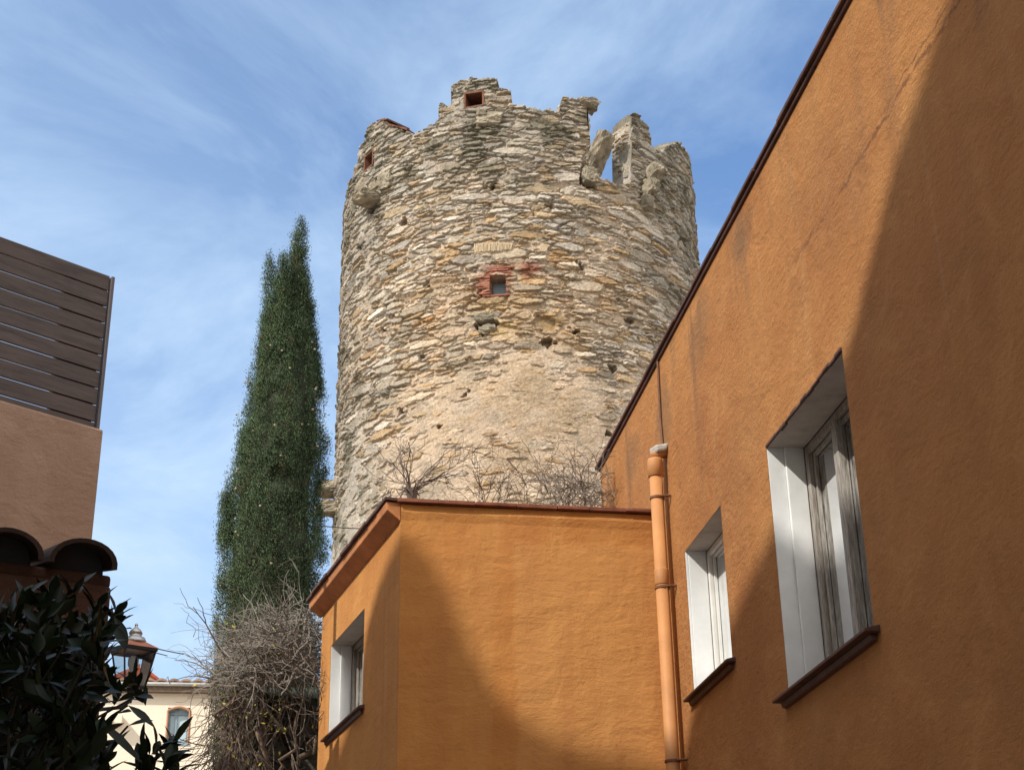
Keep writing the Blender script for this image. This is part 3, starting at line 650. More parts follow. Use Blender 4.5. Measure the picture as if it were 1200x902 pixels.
Fq = np.stack([idx[:-1, :-1][keep], idx[1:, :-1][keep], idx[1:, 1:][keep], idx[:-1, 1:][keep]], -1)
# inner face, crown of the wall and broken end faces share the same columns
NRAD = 14; THK = 0.58
rad = np.linspace(0, 1, NRAD)
lasti = np.minimum((zr[None, :] < top[:, None]).sum(1), NZR - 1)
topH = H[np.arange(NT), lasti]
capTH = np.repeat(th[:, None], NRAD, 1)
capZ = top[:, None] + np.where(rad[None] > 0, 1, 0) * ((fbm(np.radians(capTH) * TR * 7, rad[None] * 4 + 0 * capTH, 71, 3) - .5) * 0.16 + 0.02 * np.sin(rad[None] * 3.1))
capR = TR + topH[:, None] * (1 - rad[None]) - THK * rad[None]
Pc = tpt(capTH, capZ, capR); Pc[:, 0] = P[np.arange(NT), lasti]
Cc = np.repeat(C[np.arange(NT), lasti][:, None], NRAD, 1) * (0.75 + .4 * fbm(capTH * .9, rad[None] * 5 + 0 * capTH, 73, 3))[..., None]
ci = np.arange(NT * NRAD).reshape(NT, NRAD) + NT * NZR
Fc_ = np.stack([ci[:-1, :-1].ravel(), ci[1:, :-1].ravel(), ci[1:, 1:].ravel(), ci[:-1, 1:].ravel()], -1)
NI = 60; zi = np.linspace(0, 1, NI)
inTH = np.repeat(th[:, None], NI, 1); inZ = capZ[:, -1:] * (1 - zi[None]) + 16.5 * zi[None]
inH = 0.05 * (fbm(np.radians(inTH) * 20, inZ * 8, 75, 3) - .5); inH[:, 0] = 0
Pi = tpt(inTH, inZ, TR - THK + inH); Ci = np.ones((NT, NI, 3)) * np.array([.36, .33, .28]) * (.7 + .6 * fbm(np.radians(inTH) * 15, inZ * 9, 76, 3))[..., None]
ii = np.arange(NT * NI).reshape(NT, NI) + NT * NZR + NT * NRAD
Fi = np.stack([ii[:-1, :-1].ravel(), ii[1:, :-1].ravel(), ii[1:, 1:].ravel(), ii[:-1, 1:].ravel()], -1)
AV = np.concatenate([P.reshape(-1, 3), Pc.reshape(-1, 3), Pi.reshape(-1, 3)]); AC = np.concatenate([C.reshape(-1, 3), Cc.reshape(-1, 3), Ci.reshape(-1, 3)])
np_mesh('wall', AV, np.concatenate([Fq, Fc_, Fi]), M['masonry'], tower, AC)
# back of the tower and its hidden foot
bt = np.linspace(TH1 - .2, 360 + TH0 + .2, 60); bw = np.where(bt > 180, bt - 360, bt); bz = np.linspace(0, 1, 50)
BT = np.repeat(bt[:, None], 50, 1); BZ = ZB - .3 + (crown(bw)[:, None] - ZB + .3) * bz[None]
BX = np.radians(BT) * TR
rows = [(tpt(BT, BZ, TR + 0.03 * (fbm(BX * 5, BZ * 9, 81, 3) - .5)))]
Bi = np.concatenate([rows[0], tpt(BT[:, :1], BZ[:, -1:], TR - THK + 0 * BT[:, :1]), tpt(BT[:, :1], 16.5 + 0 * BZ[:, -1:], TR - THK + 0 * BT[:, :1])], 1)
nb = Bi.shape[1]; ib = np.arange(60 * nb).reshape(60, nb)
Fb = np.stack([ib[:-1, :-1].ravel(), ib[1:, :-1].ravel(), ib[1:, 1:].ravel(), ib[:-1, 1:].ravel()], -1)
Cb = np.ones((60 * nb, 3)) * np.array([.38, .34, .28]); np_mesh('rear_wall', Bi.reshape(-1, 3), Fb, M['masonry'], tower, Cb)
ft = np.linspace(-180, 180, 97); fz = np.array([0, ZB + .05]); FT, FZ = np.meshgrid(ft, fz, indexing='ij')
Pf = tpt(FT, FZ, TR - 0.03 + 0 * FT); i_ = np.arange(97 * 2).reshape(97, 2)
np_mesh('tower_foot', Pf.reshape(-1, 3), np.stack([i_[:-1, 0], i_[1:, 0], i_[1:, 1], i_[:-1, 1]], -1), M['masonry'], tower, np.ones((97 * 2, 3)) * np.array([.40, .35, .27]))
mb = MB(); mb.lathe(TC + Z * 16.45, [(TR - THK + .05, -.1), (TR - THK + .05, .05)], 48); mb.build('inner_floor', M['corbel'], tower)

def end_face(thd, z0, z1, sgn, seed):
    nr_, nz_ = 40, int((z1 - z0) / .02); q_ = np.linspace(.0, THK, nr_); zq = np.linspace(z0, z1, nz_); Q, Y = np.meshgrid(q_, zq, indexing='ij')
    s_ = Stones(-1, 2, z0 - 1, z1 + 1, .22, .095, seed); hh, cc, _ = masonry(Q, Y, s_, -.012 + .05 * (fbm(Q * 3, Y * 3, 63, 3) - .5), np.full(Q.shape, .55), np.full(Q.shape, .2))
    edge_ = np.minimum(1, np.minimum(Q / .08, (THK - Q) / .06)) ; hh = (hh + .03 + .12 * (fbm(Q * 2.2, Y * 2.2, 64, 3) - .5)) * np.clip(edge_, 0, 1)
    rr_q = TR - Q; Pq = tpt(np.full(Q.shape, float(thd)) + sgn * np.degrees(hh / TR), Y, rr_q); ix = np.arange(nr_ * nz_).reshape(nr_, nz_)
    np_mesh('broken_end', Pq.reshape(-1, 3), np.stack([ix[:-1, :-1].ravel(), ix[1:, :-1].ravel(), ix[1:, 1:].ravel(), ix[:-1, 1:].ravel()], -1), M['masonry'], tower, cc.reshape(-1, 3))
end_face(37.0, 18.2, 19.9, -1, 31)
end_face(22.0, 18.3, 19.9, 1, 32)
def tp(thd, z, out=0.0):
    return Vector(tpt(np.array(float(thd)), np.array(float(z)), np.array(TR + out)))
def tframe(thd):
    t = R_(thd); rt = Vector(tw_r) * math.cos(t) - Vector(tw_f) * math.sin(t); nn = Vector(tw_r) * math.sin(t) + Vector(tw_f) * math.cos(t)
    return rt, nn
# window in the tower: brick jambs, flat brick head, pane
win = thing_part('window', tower, tp(WINT, WINZ - WH / 2), None); rt, nn = tframe(WINT)
mb = MB(); c0 = tp(WINT, WINZ)
for k in range(9):
    zc = -0.22 + k * 0.058
    ln = random.uniform(0.10, 0.26); mb.box(c0 + rt * (-WW / 2 - ln / 2 + .004) + Z * zc + nn * random.uniform(-.085, -.045), rt, nn, Z, ln, 0.24, random.uniform(.030, .048), 0.009)
    if k % 2 == 0 or k > 5: ln = random.uniform(0.05, 0.11); mb.box(c0 + rt * (WW / 2 + ln / 2 - .004) + Z * zc + nn * -.085, rt, nn, Z, ln, 0.22, 0.042, 0.006)
for k in range(4):
    zc = WH / 2 + 0.022 + k * 0.05; x0 = -WW / 2 - 0.02
    while x0 < WW / 2 + (0.1 if k == 0 else 0.02):
        ln = random.uniform(0.13, 0.26) if k else 0.46
        mb.box(c0 + rt * (x0 + ln / 2) + Z * zc + nn * (-0.07 + random.uniform(-.01, .012)), rt, nn, Z, ln - .008, 0.24, 0.038, 0.005); x0 += ln
mb.box(c0 + Z * (-WH / 2 - .018) + nn * -.08, rt, nn, Z, WW + .12, .26, .03, 0.004)
mb.build('brick_surround', M['brick'], win, bevel=0.006)
mb = MB(); mb.box(c0 + nn * -0.27, rt, nn, Z, WW + .06, 0.02, WH + .06); mb.build('pane', M['blueframe'], win)
for sx in (-1, 1): mb = MB(); mb.box(c0 + rt * (sx * (WW / 2 - .012)) + nn * -.25, rt, nn, Z, .03, .03, WH); mb.build('frame', M['clamp'], win)
# flat arch of pale thin bricks above it
mb = MB(); xw = tp(-8.9, 16.56)
for k in range(28):
    a = -12.8 + k * 0.385; r2_, n2_ = tframe(a)
    ang = (k - 8) * 0.012; ax = (r2_ * math.cos(ang) + Z * -math.sin(ang)); az = (Z * math.cos(ang) + r2_ * math.sin(ang))
    mb.box(tp(a, 16.56 - .0016 * (k - 8) + random.uniform(-.008, .008), -0.02), ax, n2_, az, random.uniform(.013, .021), 0.12 + random.uniform(-.03, .02), 0.18 - (0.04 if k > 20 else 0) + random.uniform(-.02, .02), 0.003)
mb.build('relieving_arch', M['brickpale'], tower); mb = MB()
for k in range(5):
    a = 6.1 + k * .4; r2_, n2_ = tframe(a); ang = 0.35; mb.box(tp(a, 16.5, -0.02), r2_ * math.cos(ang) - Z * math.sin(ang), n2_, Z * math.cos(ang) + r2_ * math.sin(ang), .02, .12, .17, .002)
mb.build('relieving_arch', M['brickpale'], tower)
# terracotta-lined loopholes in the merlons
for (a, z, w, h) in ((-12.9, 20.05, 0.38, 0.34), (-54.2, 19.62, 0.34, 0.36)):
    lp = thing_part('loophole', tower, tp(a, z - h / 2), None); r2_, n2_ = tframe(a); c = tp(a, z); mb = MB()
    for sx in (-1, 1): mb.box(c + r2_ * (sx * (w / 2 + .004)) + n2_ * -.185, r2_, n2_, Z, .04, .42, h + .02, .004)
    for sz in (-1, 1): mb.box(c + Z * (sz * (h / 2 + .004)) + n2_ * -.185, r2_, n2_, Z, w + .03, .41, .04, .004)
    mb.build('tile_lining', M['loopclay'], lp, bevel=.004)
    mb = MB(); mb.box(c + n2_ * -.385, r2_, n2_, Z, w + .08, .02, h + .08); mb.build('blocked_back', M['slate'], lp)
# rough corbel stones and broken beams sticking out of the wall
def rock(name, c, ax, ay, az, sx, sy, sz, parent, seed, mat=None):
    bm = bmesh.new(); bmesh.ops.create_cube(bm, size=1.0); bmesh.ops.subdivide_edges(bm, edges=bm.edges[:], cuts=11, use_grid_fill=True)
    g = random.Random(seed); o = [g.uniform(0, 60) for _ in range(3)]; org = parent_origin(parent)
    for v in bm.verts:
        p = v.co.copy(); k = p.length; q = p.normalized() * 0.62; p = p.lerp(q, 0.28)
        n_ = [float(fbm(np.array([p.x * 2.4 + o[i] + p.z]), np.array([p.y * 2.4 + o[i] * 1.7 + p.z * 2]), 200 + i, 3)[0]) - .5 for i in range(3)]
        p = Vector((p.x * (1 + n_[0] * .5), p.y * (1 + n_[1] * .4), p.z * (1 + n_[2] * .6) + n_[0] * .12))
        n2 = float(fbm(np.array([p.x * 7 + o[0] + p.z * 5]), np.array([p.y * 9 + o[1] + p.z * 6]), 210, 4)[0]) - .5; p = p * (1 + n2 * .32)
        v.co = Vector(c) + ax * (p.x * sx) + ay * (p.y * sy) + az * (p.z * sz) - org
    me = bpy.data.meshes.new(name); bm.to_mesh(me); bm.free(); me.materials.append((mat or M['corbel']).m); ob = bpy.data.objects.new(name, me); COL.objects.link(ob); ob.parent = parent; return ob
def corbel(a, z, out, w, h, tiltdeg=0, seed=1, roll=0):
    r2_, n2_ = tframe(a); t = R_(tiltdeg); ay = n2_ * math.cos(t) + Z * math.sin(t); az = Z * math.cos(t) - n2_ * math.sin(t)
    rr = R_(roll); ax = r2_ * math.cos(rr) + az * math.sin(rr); az = az * math.cos(rr) - r2_ * math.sin(rr)
    rock('corbel', tp(a, z, 0) + ay * (out / 2 - .12), ax, ay, az, w, out + .24, h, tower, seed)
corbel(-50.5, 18.50, 0.42, 0.46, 0.17, -4, 1)
corbel(23.8, 18.62, 0.66, 0.33, 0.26, 34, 2, 18)
corbel(21.2, 18.25, 0.18, 0.28, 0.34, 0, 3)
corbel(44.5, 18.72, 0.34, 0.30, 0.26, 25, 4); corbel(42.0, 18.34, 0.30, 0.24, 0.34, 10, 5); corbel(41, 17.98, 0.20, 0.22, 0.30, 5, 6)
corbel(22.4, 20.0, 0.16, 0.36, 0.15, 0, 7)
corbel(-81.5, 12.86, 0.42, 0.5, 0.24, 0, 8); corbel(-79.5, 12.40, 0.34, 0.4, 0.24, 0, 9)
corbel(-10.6, 19.66, 0.12, 0.2, 0.16, 0, 10); corbel(-9.0, 14.80, 0.08, 0.26, 0.13, 10, 11); corbel(-10.6, 14.78, 0.04, 0.2, 0.16, -10, 12)
corbel(-44, 18.75, 0.12, 0.36, 0.34, 0, 13); corbel(-8.5, 19.50, 0.10, 0.5, 0.26, 0, 14); corbel(-9.5, 15.05, 0.04, 0.5, 0.14, 0, 15)
# clay coping flags on the merlons
for (a0, a1, z0, z1) in ((-49, -44, 20.45, 20.33), (-43.5, -35.5, 20.18, 19.8)):
    for k in range(3):
        a = a0 + (a1 - a0) * (k + .5) / 3; z = z0 + (z1 - z0) * (k + .5) / 3; r2_, n2_ = tframe(a); sl_ = math.atan2(z1 - z0, R_(a1 - a0) * TR)
        mb = MB(); mb.box(tp(a, z - .035, -.25), r2_ * math.cos(sl_) + Z * math.sin(sl_), n2_, Z * math.cos(sl_) - r2_ * math.sin(sl_), R_(abs(a1 - a0)) * TR / 3 + .05, .60, .03, .012)
        mb.build('coping_tile', M['loopclay'], tower)

# ------------------------------------------------------------------ cypress
CYD = 22.0
cb = at(318, 900, CYD); cyp = thing('cypress_tree', 'tall narrow dark green cypress with pale cones, left of the tower', 'tree', (cb.x, cb.y, 0))
cyv = Vector((cb.x, cb.y, 0)).normalized(); cyr = Vector((cyv.y, -cyv.x, 0))
def cyz(y): return at(318, y, CYD).z
def cyx(x, y): p = at(x, y, CYD); return (Vector((p.x, p.y, 0)) - Vector((cb.x, cb.y, 0))).dot(cyr)
prof = [(1000, 258, 372), (900, 248, 374), (800, 250, 374), (720, 254, 374), (690, 255, 378), (640, 258, 383), (605, 261, 378), (580, 264, 374), (550, 270, 381), (505, 279, 386), (450, 291, 379), (400, 303, 371), (370, 309, 367), (350, 326, 365), (330, 336, 362), (310, 337, 358), (290, 342, 358), (270, 347, 357), (256, 351, 354)]
side1 = [(430, 300, 342), (380, 307, 338), (350, 308.5, 332), (328, 311, 324), (302, 314.5, 316.5)]
side2 = [(430, 318, 346), (380, 321, 342), (345, 324, 339), (325, 328, 336), (306, 331, 333)]
side3 = [(460, 352, 382), (410, 356, 373), (380, 358, 369), (352, 362, 366)]
side4 = [(640, 256, 276), (600, 258, 272), (578, 261, 266)]
def spray_cloud(pr, n, depth_sh=0.0, dscale=1.0):
    zs = np.array([cyz(p[0]) for p in pr]); lx = np.array([cyx(p[1], p[0]) for p in pr]); rx = np.array([cyx(p[2], p[0]) for p in pr])
    # sample z by circumference
    zz_ = np.linspace(zs[0], zs[-1], 400); w = (np.interp(zz_, zs, rx) - np.interp(zz_, zs, lx)) / 2 + .03; cdf = np.cumsum(w); cdf /= cdf[-1]
    z = np.interp(rng.random(n), cdf, zz_); L = np.interp(z, zs, lx); Rr = np.interp(z, zs, rx); cen_ = (L + Rr) / 2; hw = (Rr - L) / 2
    ph = rng.uniform(0, 2 * np.pi, n)
    lump = 0.62 + 0.58 * fbm(ph * 3.4 + 0.3 * z, z * 0.8, 301, 2)
    lump += 0.30 * (vnoise(ph * 6, z * 2.0, 305) - .5) + .10 * (vnoise(ph * 14, z * 5, 306) - .5); lump = np.minimum(lump, 1.03)
    dep = np.where(rng.random(n) < .78, rng.uniform(.86, 1.0, n), rng.uniform(.45, .9, n))
    rr = hw * lump * dep
    hd = np.maximum(hw, 0.02) * dscale
    x = cen_ + rr * np.cos(ph); y = depth_sh + hd * lump * dep * np.sin(ph)
    o = np.array(cb) * np.array([1, 1, 0]) + x[:, None] * np.array(cyr) + y[:, None] * np.array(cyv); o[:, 2] = z
    outd = np.cos(ph)[:, None] * np.array(cyr) + np.sin(ph)[:, None] * np.array(cyv)
    return o, outd, lump * dep, hw
CV = []; CF = []; CC = []; CN = []; nv = 0
def blades(o, outd, shade, nb, length, width):
    global nv
    n = len(o); O = np.repeat(o, nb, 0) + rng.normal(0, 1, (n * nb, 3)) * np.array([.040, .040, .060]); D = np.repeat(outd, nb, 0) * rng.uniform(.1, .9, (n * nb, 1)) + np.array([0, 0, 1.0]) * rng.uniform(.35, 1.2, (n * nb, 1)) + rng.normal(0, .35, (n * nb, 3))
    D /= np.linalg.norm(D, axis=1, keepdims=True); S = np.cross(D, rng.normal(0, 1, (n * nb, 3))); S /= np.linalg.norm(S, axis=1, keepdims=True)
    ln = rng.uniform(.6, 1.3, (n * nb, 1)) * length; wd = rng.uniform(.6, 1.3, (n * nb, 1)) * width
    A = O - D * ln * .3; Cq = O + D * ln * .2 + S * wd; T = O + D * ln * .75; E = O + D * ln * .2 - S * wd
    CV.append(np.stack([A, Cq, T, E], 1).reshape(-1, 3)); k = np.arange(n * nb) * 4 + nv
    CF.append(np.stack([k, k + 1, k + 2, k + 3], 1)); nv += n * nb * 4
    NN = (O - np.repeat(o, nb, 0)) / .05 * .55 + np.repeat(outd, nb, 0) * .9 + np.array([0, 0, .35]) + rng.normal(0, .10, (n * nb, 3)); NN /= np.linalg.norm(NN, axis=1, keepdims=True); CN.append(np.repeat(NN, 4, 0))
    base = np.array([.072, .112, .060]); lt = np.array([.135, .185, .098]); br = np.array([.13, .11, .065])
    t = np.clip(rng.normal(.35, .22, n), 0, 1)[:, None]; c = base * (1 - t) + lt * t; m = (rng.random(n) < .05)[:, None]; c = np.where(m, br, c)
    c = np.repeat(c, nb, 0) * rng.uniform(.86, 1.14, (n * nb, 1)); CC.append(np.repeat(c, 4, 0))
for pr, n, ds, dsc in ((prof, 9500, 0, 1.0), (side1, 420, -.1, 1.0), (side2, 520, -.25, 1.0), (side3, 380, .1, 1.0), (side4, 160, 0, 1)):
    o, od, sh, hw = spray_cloud(pr, n, ds, dsc); blades(o, od, sh, 40, 0.036, 0.0050)
crown_o = np_mesh('crown', np.concatenate(CV), np.concatenate(CF), M['cypress'], cyp, np.concatenate(CC), smooth=True)
crown_o.data.normals_split_custom_set_from_vertices(np.concatenate(CN).tolist())
mb = MB(); pts = []
for z_ in np.linspace(0, cyz(300), 14):
    y_ = np.interp(z_, [cyz(p[0]) for p in prof], [p[0] for p in prof]); L = np.interp(z_, [cyz(p[0]) for p in prof], [cyx(p[1], p[0]) for p in prof]); Rr = np.interp(z_, [cyz(p[0]) for p in prof], [cyx(p[2], p[0]) for p in prof])
    pts.append(Vector((cb.x, cb.y, 0)) + cyr * ((L + Rr) / 2) + Z * z_)
mb.tube(pts, [0.24 * (1 - i / 14) + .02 for i in range(14)], 10); mb.build('trunk', M['bark'], cyp)
# the dense inner twigs, so the crown is not see-through
iv = []; 
mbc = MB(); zz_ = np.linspace(cyz(1000), cyz(290), 40); rings = []
P_z = [cyz(p[0]) for p in prof]
vs = []; fs = []
for i, z_ in enumerate(zz_):
    L = np.interp(z_, P_z, [cyx(p[1], p[0]) for p in prof]); Rr = np.interp(z_, P_z, [cyx(p[2], p[0]) for p in prof])
    for k in range(24):
        a = 2 * math.pi * k / 24; q = (Rr - L) / 2 * (0.62 + 0.16 * random.random())
        vs.append(Vector((cb.x, cb.y, 0)) + cyr * ((L + Rr) / 2 + q * math.cos(a)) + cyv * (q * math.sin(a)) + Z * z_)
for i in range(39):
    for k in range(24): fs.append((i * 24 + k, i * 24 + (k + 1) % 24, (i + 1) * 24 + (k + 1) % 24, (i + 1) * 24 + k))
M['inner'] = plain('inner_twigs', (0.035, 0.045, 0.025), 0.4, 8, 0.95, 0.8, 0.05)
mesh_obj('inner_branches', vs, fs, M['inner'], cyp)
o, od, sh, hw = spray_cloud(prof[4:], 90, 0, 1.0)
bm = bmesh.new(); bmesh.ops.create_icosphere(bm, subdivisions=1, radius=0.019); cme = bpy.data.meshes.new('cone'); bm.to_mesh(cme); bm.free(); cme.materials.append(M['cone'].m)
for i in range(len(o)):
    c = bpy.data.objects.new('cone', cme); COL.objects.link(c); c.parent = cyp
    pos = Vector(o[i]) - cyv * 0.0 + Vector(od[i]) * 0.07
    c.location = pos - parent_origin(cyp)

# ------------------------------------------------------------------ branching dry plants
def grow(mb, p, d, length, rad, depth, g, droop=0.0, n=3, wob=0.25, kids=(2, 4), spread=0.7):
    pts = [p.copy()]; d = d.normalized(); seg = 5; q = p.copy(); rads = [rad]
    for i in range(seg):
        d = (d + Vector((g.gauss(0, wob), g.gauss(0, wob), g.gauss(0, wob) - droop))).normalized(); q = q + d * (length / seg); pts.append(q.copy()); rads.append(rad * (1 - .75 * (i + 1) / seg) + .0012)
    mb.tube(pts, rads, n, cap=False)
    if depth > 0:
        for k in range(g.randint(*kids)):
            i = g.randint(1, seg); dd = (d + Vector((g.gauss(0, spread), g.gauss(0, spread), g.gauss(0, spread)))).normalized()
            grow(mb, pts[i], dd, length * g.uniform(.45, .8), rads[i] * .75, depth - 1, g, droop, n, wob, kids, spread)
shr = [((482, 584), 12.0, 8, .42, .010, 'bare pollarded shrub with a thick short stem on the annex roof corner', True),
       ((572, 586), 12.2, 5, .36, .006, 'low thin bare shrub just right of the pollarded one on the annex roof', False),
       ((622, 590), 12.0, 7, .42, .006, 'taller spreading bare shrub in the middle of the annex roof', False),
       ((668, 592), 12.4, 8, .44, .006, 'bare arching shrub near the right end of the annex roof', False)]
for i, ((px, py), dd, nst, ln, rd, lb, stump) in enumerate(shr):
    b0 = at(px, py + 14, dd); t = thing('bare_shrub', lb, 'shrub', b0, 'bare shrubs on the annex roof'); g = random.Random(40 + i); mb = MB()
    if stump:
        mb.tube([b0, b0 + Z * .08, b0 + Vector((.005, 0, .17)), b0 + Vector((0, 0, .2))], [.045, .038, .05, .02], 9)
        for k in range(26): a = g.uniform(0, 6.28); grow(mb, b0 + Z * g.uniform(.12, .2) + Vector((math.cos(a), math.sin(a), 0)) * .012, Vector((math.cos(a), math.sin(a), g.uniform(.0, .8))), g.uniform(.06, .16), .006, 0, g)
    mb.build('stem', M['twigdark'], t) if stump else None
    mb2 = MB()
    for k in range(nst):
        a = 6.28 * k / nst + g.uniform(-.3, .3); grow(mb2, b0 + Z * (.15 if stump else 0), Vector((math.cos(a) * .75, math.sin(a) * .75, g.uniform(.6, 1.5))), ln * g.uniform(.75, 1.35), rd * .6, 2, g, 0.01, 3, .17, (3, 5), .5)
    mb2.build('twigs', M['twigdark'], t)
# dense dry climber at the right end of the roof, running up the house corner
b0 = at(706, 600, 12.6); cl = thing('dry_climber', 'matted dry climber at the corner where annex roof meets the orange house', 'climber', b0); g = random.Random(91); mb = MB()
for k in range(85):
    c = at(g.gauss(690, 20), g.uniform(560, 596), 12.3 + g.uniform(-.25, .2)); grow(mb, c, Vector((g.gauss(-.4, .8), g.gauss(0, .3), g.gauss(.15, .6))), g.uniform(.12, .35), .0032, 1, g, 0.03, 3, .35, (0, 2), .7)
for k in range(14):
    c = at(g.uniform(640, 700), g.uniform(575, 595), 12.2); grow(mb, c, Vector((g.gauss(-.2, .6), 0, g.uniform(.6, 1.1))), g.uniform(.2, .5), .005, 2, g, 0.02, 3, .25, (1, 3), .5)
mb.build('matted_twigs', M['twig'], cl)
mb = MB()
for k in range(11):
    s0_ = g.uniform(11.55, 12.1); grow(mb, rp(s0_, ATOP + .02, .012), DR * g.gauss(-.2, .5) + Z, g.uniform(.25, .5), .004, 1, g, 0, 3, .12, (1, 3), .5)
mb.build('wall_runners', M['twigdark'], cl)

# the great dry vine between cypress and annex
vb = at(300, 900, 13.8); vine = thing('climbing_vine', 'huge tangled dry climbing vine with a few yellow leaves, left of the annex', 'vine', (vb.x, vb.y, 0)); g = random.Random(5)
mb = MB()
def vineline(px0, py0, px1, py1, d0_, d1_, r0, sag, nseg=10, wob=.05):
    a, b = at(px0, py0, d0_), at(px1, py1, d1_); pts = []
    for i in range(nseg + 1):
        t = i / nseg; pts.append(a.lerp(b, t) + Vector((g.gauss(0, wob), g.gauss(0, wob), g.gauss(0, wob) - sag * 4 * t * (1 - t))))
    return pts, [r0 * (1 - .6 * i / nseg) for i in range(nseg + 1)]
for a in ((262, 980, 300, 800, .03), (290, 990, 312, 790, .035), (320, 980, 300, 770, .03), (255, 960, 285, 790, .02), (310, 960, 352, 795, .02), (262, 900, 300, 785, .022), (300, 800, 372, 815, .02), (258, 840, 300, 800, .018), (345, 902, 372, 870, .03)):
    p_, r_ = vineline(a[0], a[1], a[2], a[3], 13.35 + g.uniform(-.2, .3), 13.35 + g.uniform(-.2, .3), a[4], -.03); mb.tube(p_, r_, 6)
mb.build('trunks', M['bark'], vine, smooth=True)
mb = MB()
def envelope_top(px): return np.interp(px, [238, 255, 275, 300, 330, 350, 375], [790, 765, 742, 726, 714, 704, 698])
for k in range(660):                                             # canopy
    px = g.triangular(248, 380, 330); tp_ = envelope_top(px); py = tp_ + 8 + (g.uniform(0, 1) ** .55) * ((805 if px < 300 else 792) - tp_ - 8); dd = 13.6 + g.uniform(-.55, .35)
    grow(mb, at(px, py, dd), Vector((g.gauss(.0, .9), g.gauss(0, .6), g.gauss(0, .42))), g.uniform(.2, .6), g.choice([.0025, .003, .003, .004, .009]), 1, g, 0.02, 3, .26, (0, 3), .7)
for k in range(70):                                              # loose shoots at the outline
    px = g.uniform(258, 372); grow(mb, at(px, envelope_top(px) + 14, 13.6), Vector((g.gauss(-.1, .6), g.gauss(0, .4), g.gauss(.35, .5))), g.uniform(.18, .42), .0035, 1, g, .04, 3, .28, (0, 2), .6)
for (a, b, c, d) in ((232, 790, 196, 770), (228, 745, 212, 712), (262, 735, 206, 706), (262, 800, 228, 835), (258, 850, 224, 842)):
    p_, r_ = vineline(a, b, c, d, 13.5, 13.5, .004, -.05, 8, .012); mb.tube(p_, r_, 3)
mb.build('canopy_twigs', M['twig'], vine)
mb = MB()
for k in range(330):                                             # hanging strands
    px = g.triangular(246, 306, 270); py = g.uniform(790, 960); grow(mb, at(px, py, 13.6 + g.uniform(-.35, .3)), Vector((g.gauss(0, .35), g.gauss(0, .3), -1)), g.uniform(.3, .7), g.uniform(.003, .007), 1, g, 0.0, 3, .2, (0, 3), .5)
for k in range(9):
    px = g.uniform(310, 372); grow(mb, at(px, g.uniform(800, 850), 13.4), Vector((g.gauss(0, .3), 0, -1)), g.uniform(.3, .8), .006, 1, g, 0, 3, .16, (0, 2), .5)
mb.build('hanging_strands', M['twigdark'], vine)
mb = MB()
for k in range(230):
    px, py = (g.gauss(318, 22), g.gauss(762, 9)) if k < 60 else (g.gauss(282, 26), g.gauss(838, 40)) if k < 200 else (g.uniform(250, 370), g.uniform(720, 890))
    c = at(px, py, 13.15 + g.uniform(0, .5)); a = Vector((g.gauss(0, 1), g.gauss(0, 1), g.gauss(-.4, 1))).normalized(); b_ = a.orthogonal().normalized(); L = g.uniform(.02, .05)
    mb.add([c, c + a * L * .5 + b_ * L * .3, c + a * L, c + a * L * .5 - b_ * L * .3], [(0, 1, 2, 3)])
mb.build('leaves', M['yellowleaf'], vine)
# climber shoots creeping round the annex corner
mb = MB()
for (sx, sz) in ((2.40, 3.2), (2.44, 3.05), (2.46, 2.9)):
    grow(mb, sp_(SLEN, sz + CAMH - .1, .02), -DS * .6 + Z * .4, .22, .006, 2, g, 0, 3, .18, (1, 3), .6)
mb.build('corner_shoots', M['twigdark'], vine)
# stone garden wall behind the vine, with a lean-to added to shade it
def rubble_wall(name, a, b, h, thick, label, cat):
    t = thing(name, label, cat, (a.x, a.y, 0)); d = (b - a); L = d.length; d.normalize(); n_ = Vector((d.y, -d.x, 0)); n_ = n_ if n_.y < 0 else -n_
    nx, nz = int(L / .04), int(h / .04); xs = np.linspace(0, L, nx); zs = np.linspace(0, h, nz); XX, YY = np.meshgrid(xs, zs, indexing='ij')
    s_ = Stones(-1, L + 1, -1, h + 1, .3, .16, 77); hh, cc, _ = masonry(XX, YY, s_, np.full(XX.shape, -.01), np.full(XX.shape, .9), np.zeros(XX.shape))
    Pw = np.array(a)[None, None] * np.array([1, 1, 0]) + XX[..., None] * np.array(d) + hh[..., None] * np.array(n_); Pw[..., 2] = YY
    Pt = Pw[:, -1:] - np.array(n_) * thick; Pw = np.concatenate([Pw, Pt, Pt * np.array([1, 1, 0])], 1); cc = np.concatenate([cc, cc[:, -1:], cc[:, -1:]], 1) * .22  # stone colour cut down to hold the deep shade under the vine
    m_ = Pw.shape[1]; ix = np.arange(nx * m_).reshape(nx, m_); np_mesh('masonry', Pw.reshape(-1, 3), np.stack([ix[:-1, :-1].ravel(), ix[1:, :-1].ravel(), ix[1:, 1:].ravel(), ix[:-1, 1:].ravel()], -1), M['masonry'], t, cc.reshape(-1, 3))
    return t
ga = at(292, 820, 15.2); gb = at(400, 820, 15.2); gw = rubble_wall('garden_wall', Vector((ga.x, ga.y, 0)), Vector((gb.x, gb.y, 0)), ga.z, .5, 'stone garden wall darkened for the shade under the dry vine, with an added lean-to', 'wall')
mb = MB(); r0_, r1_, r2_, r3_ = at(306, 822, 13.5), at(372, 826, 13.5), at(380, 812, 15.2), at(300, 812, 15.2); mb.prism([r0_, r1_, r2_, r3_], Z * .06); mb.build('added_shade_roof', M['inner'], gw)
mb = MB(); mb.prism([at(306, 822, 13.55), at(303, 822, 15.1), Vector((at(303, 822, 15.1).x, at(303, 822, 15.1).y, 0)), Vector((at(306, 822, 13.55).x, at(306, 822, 13.55).y, 0))], Vector((-.05, 0, 0))); mb.build('added_shade_side', M['inner'], gw)

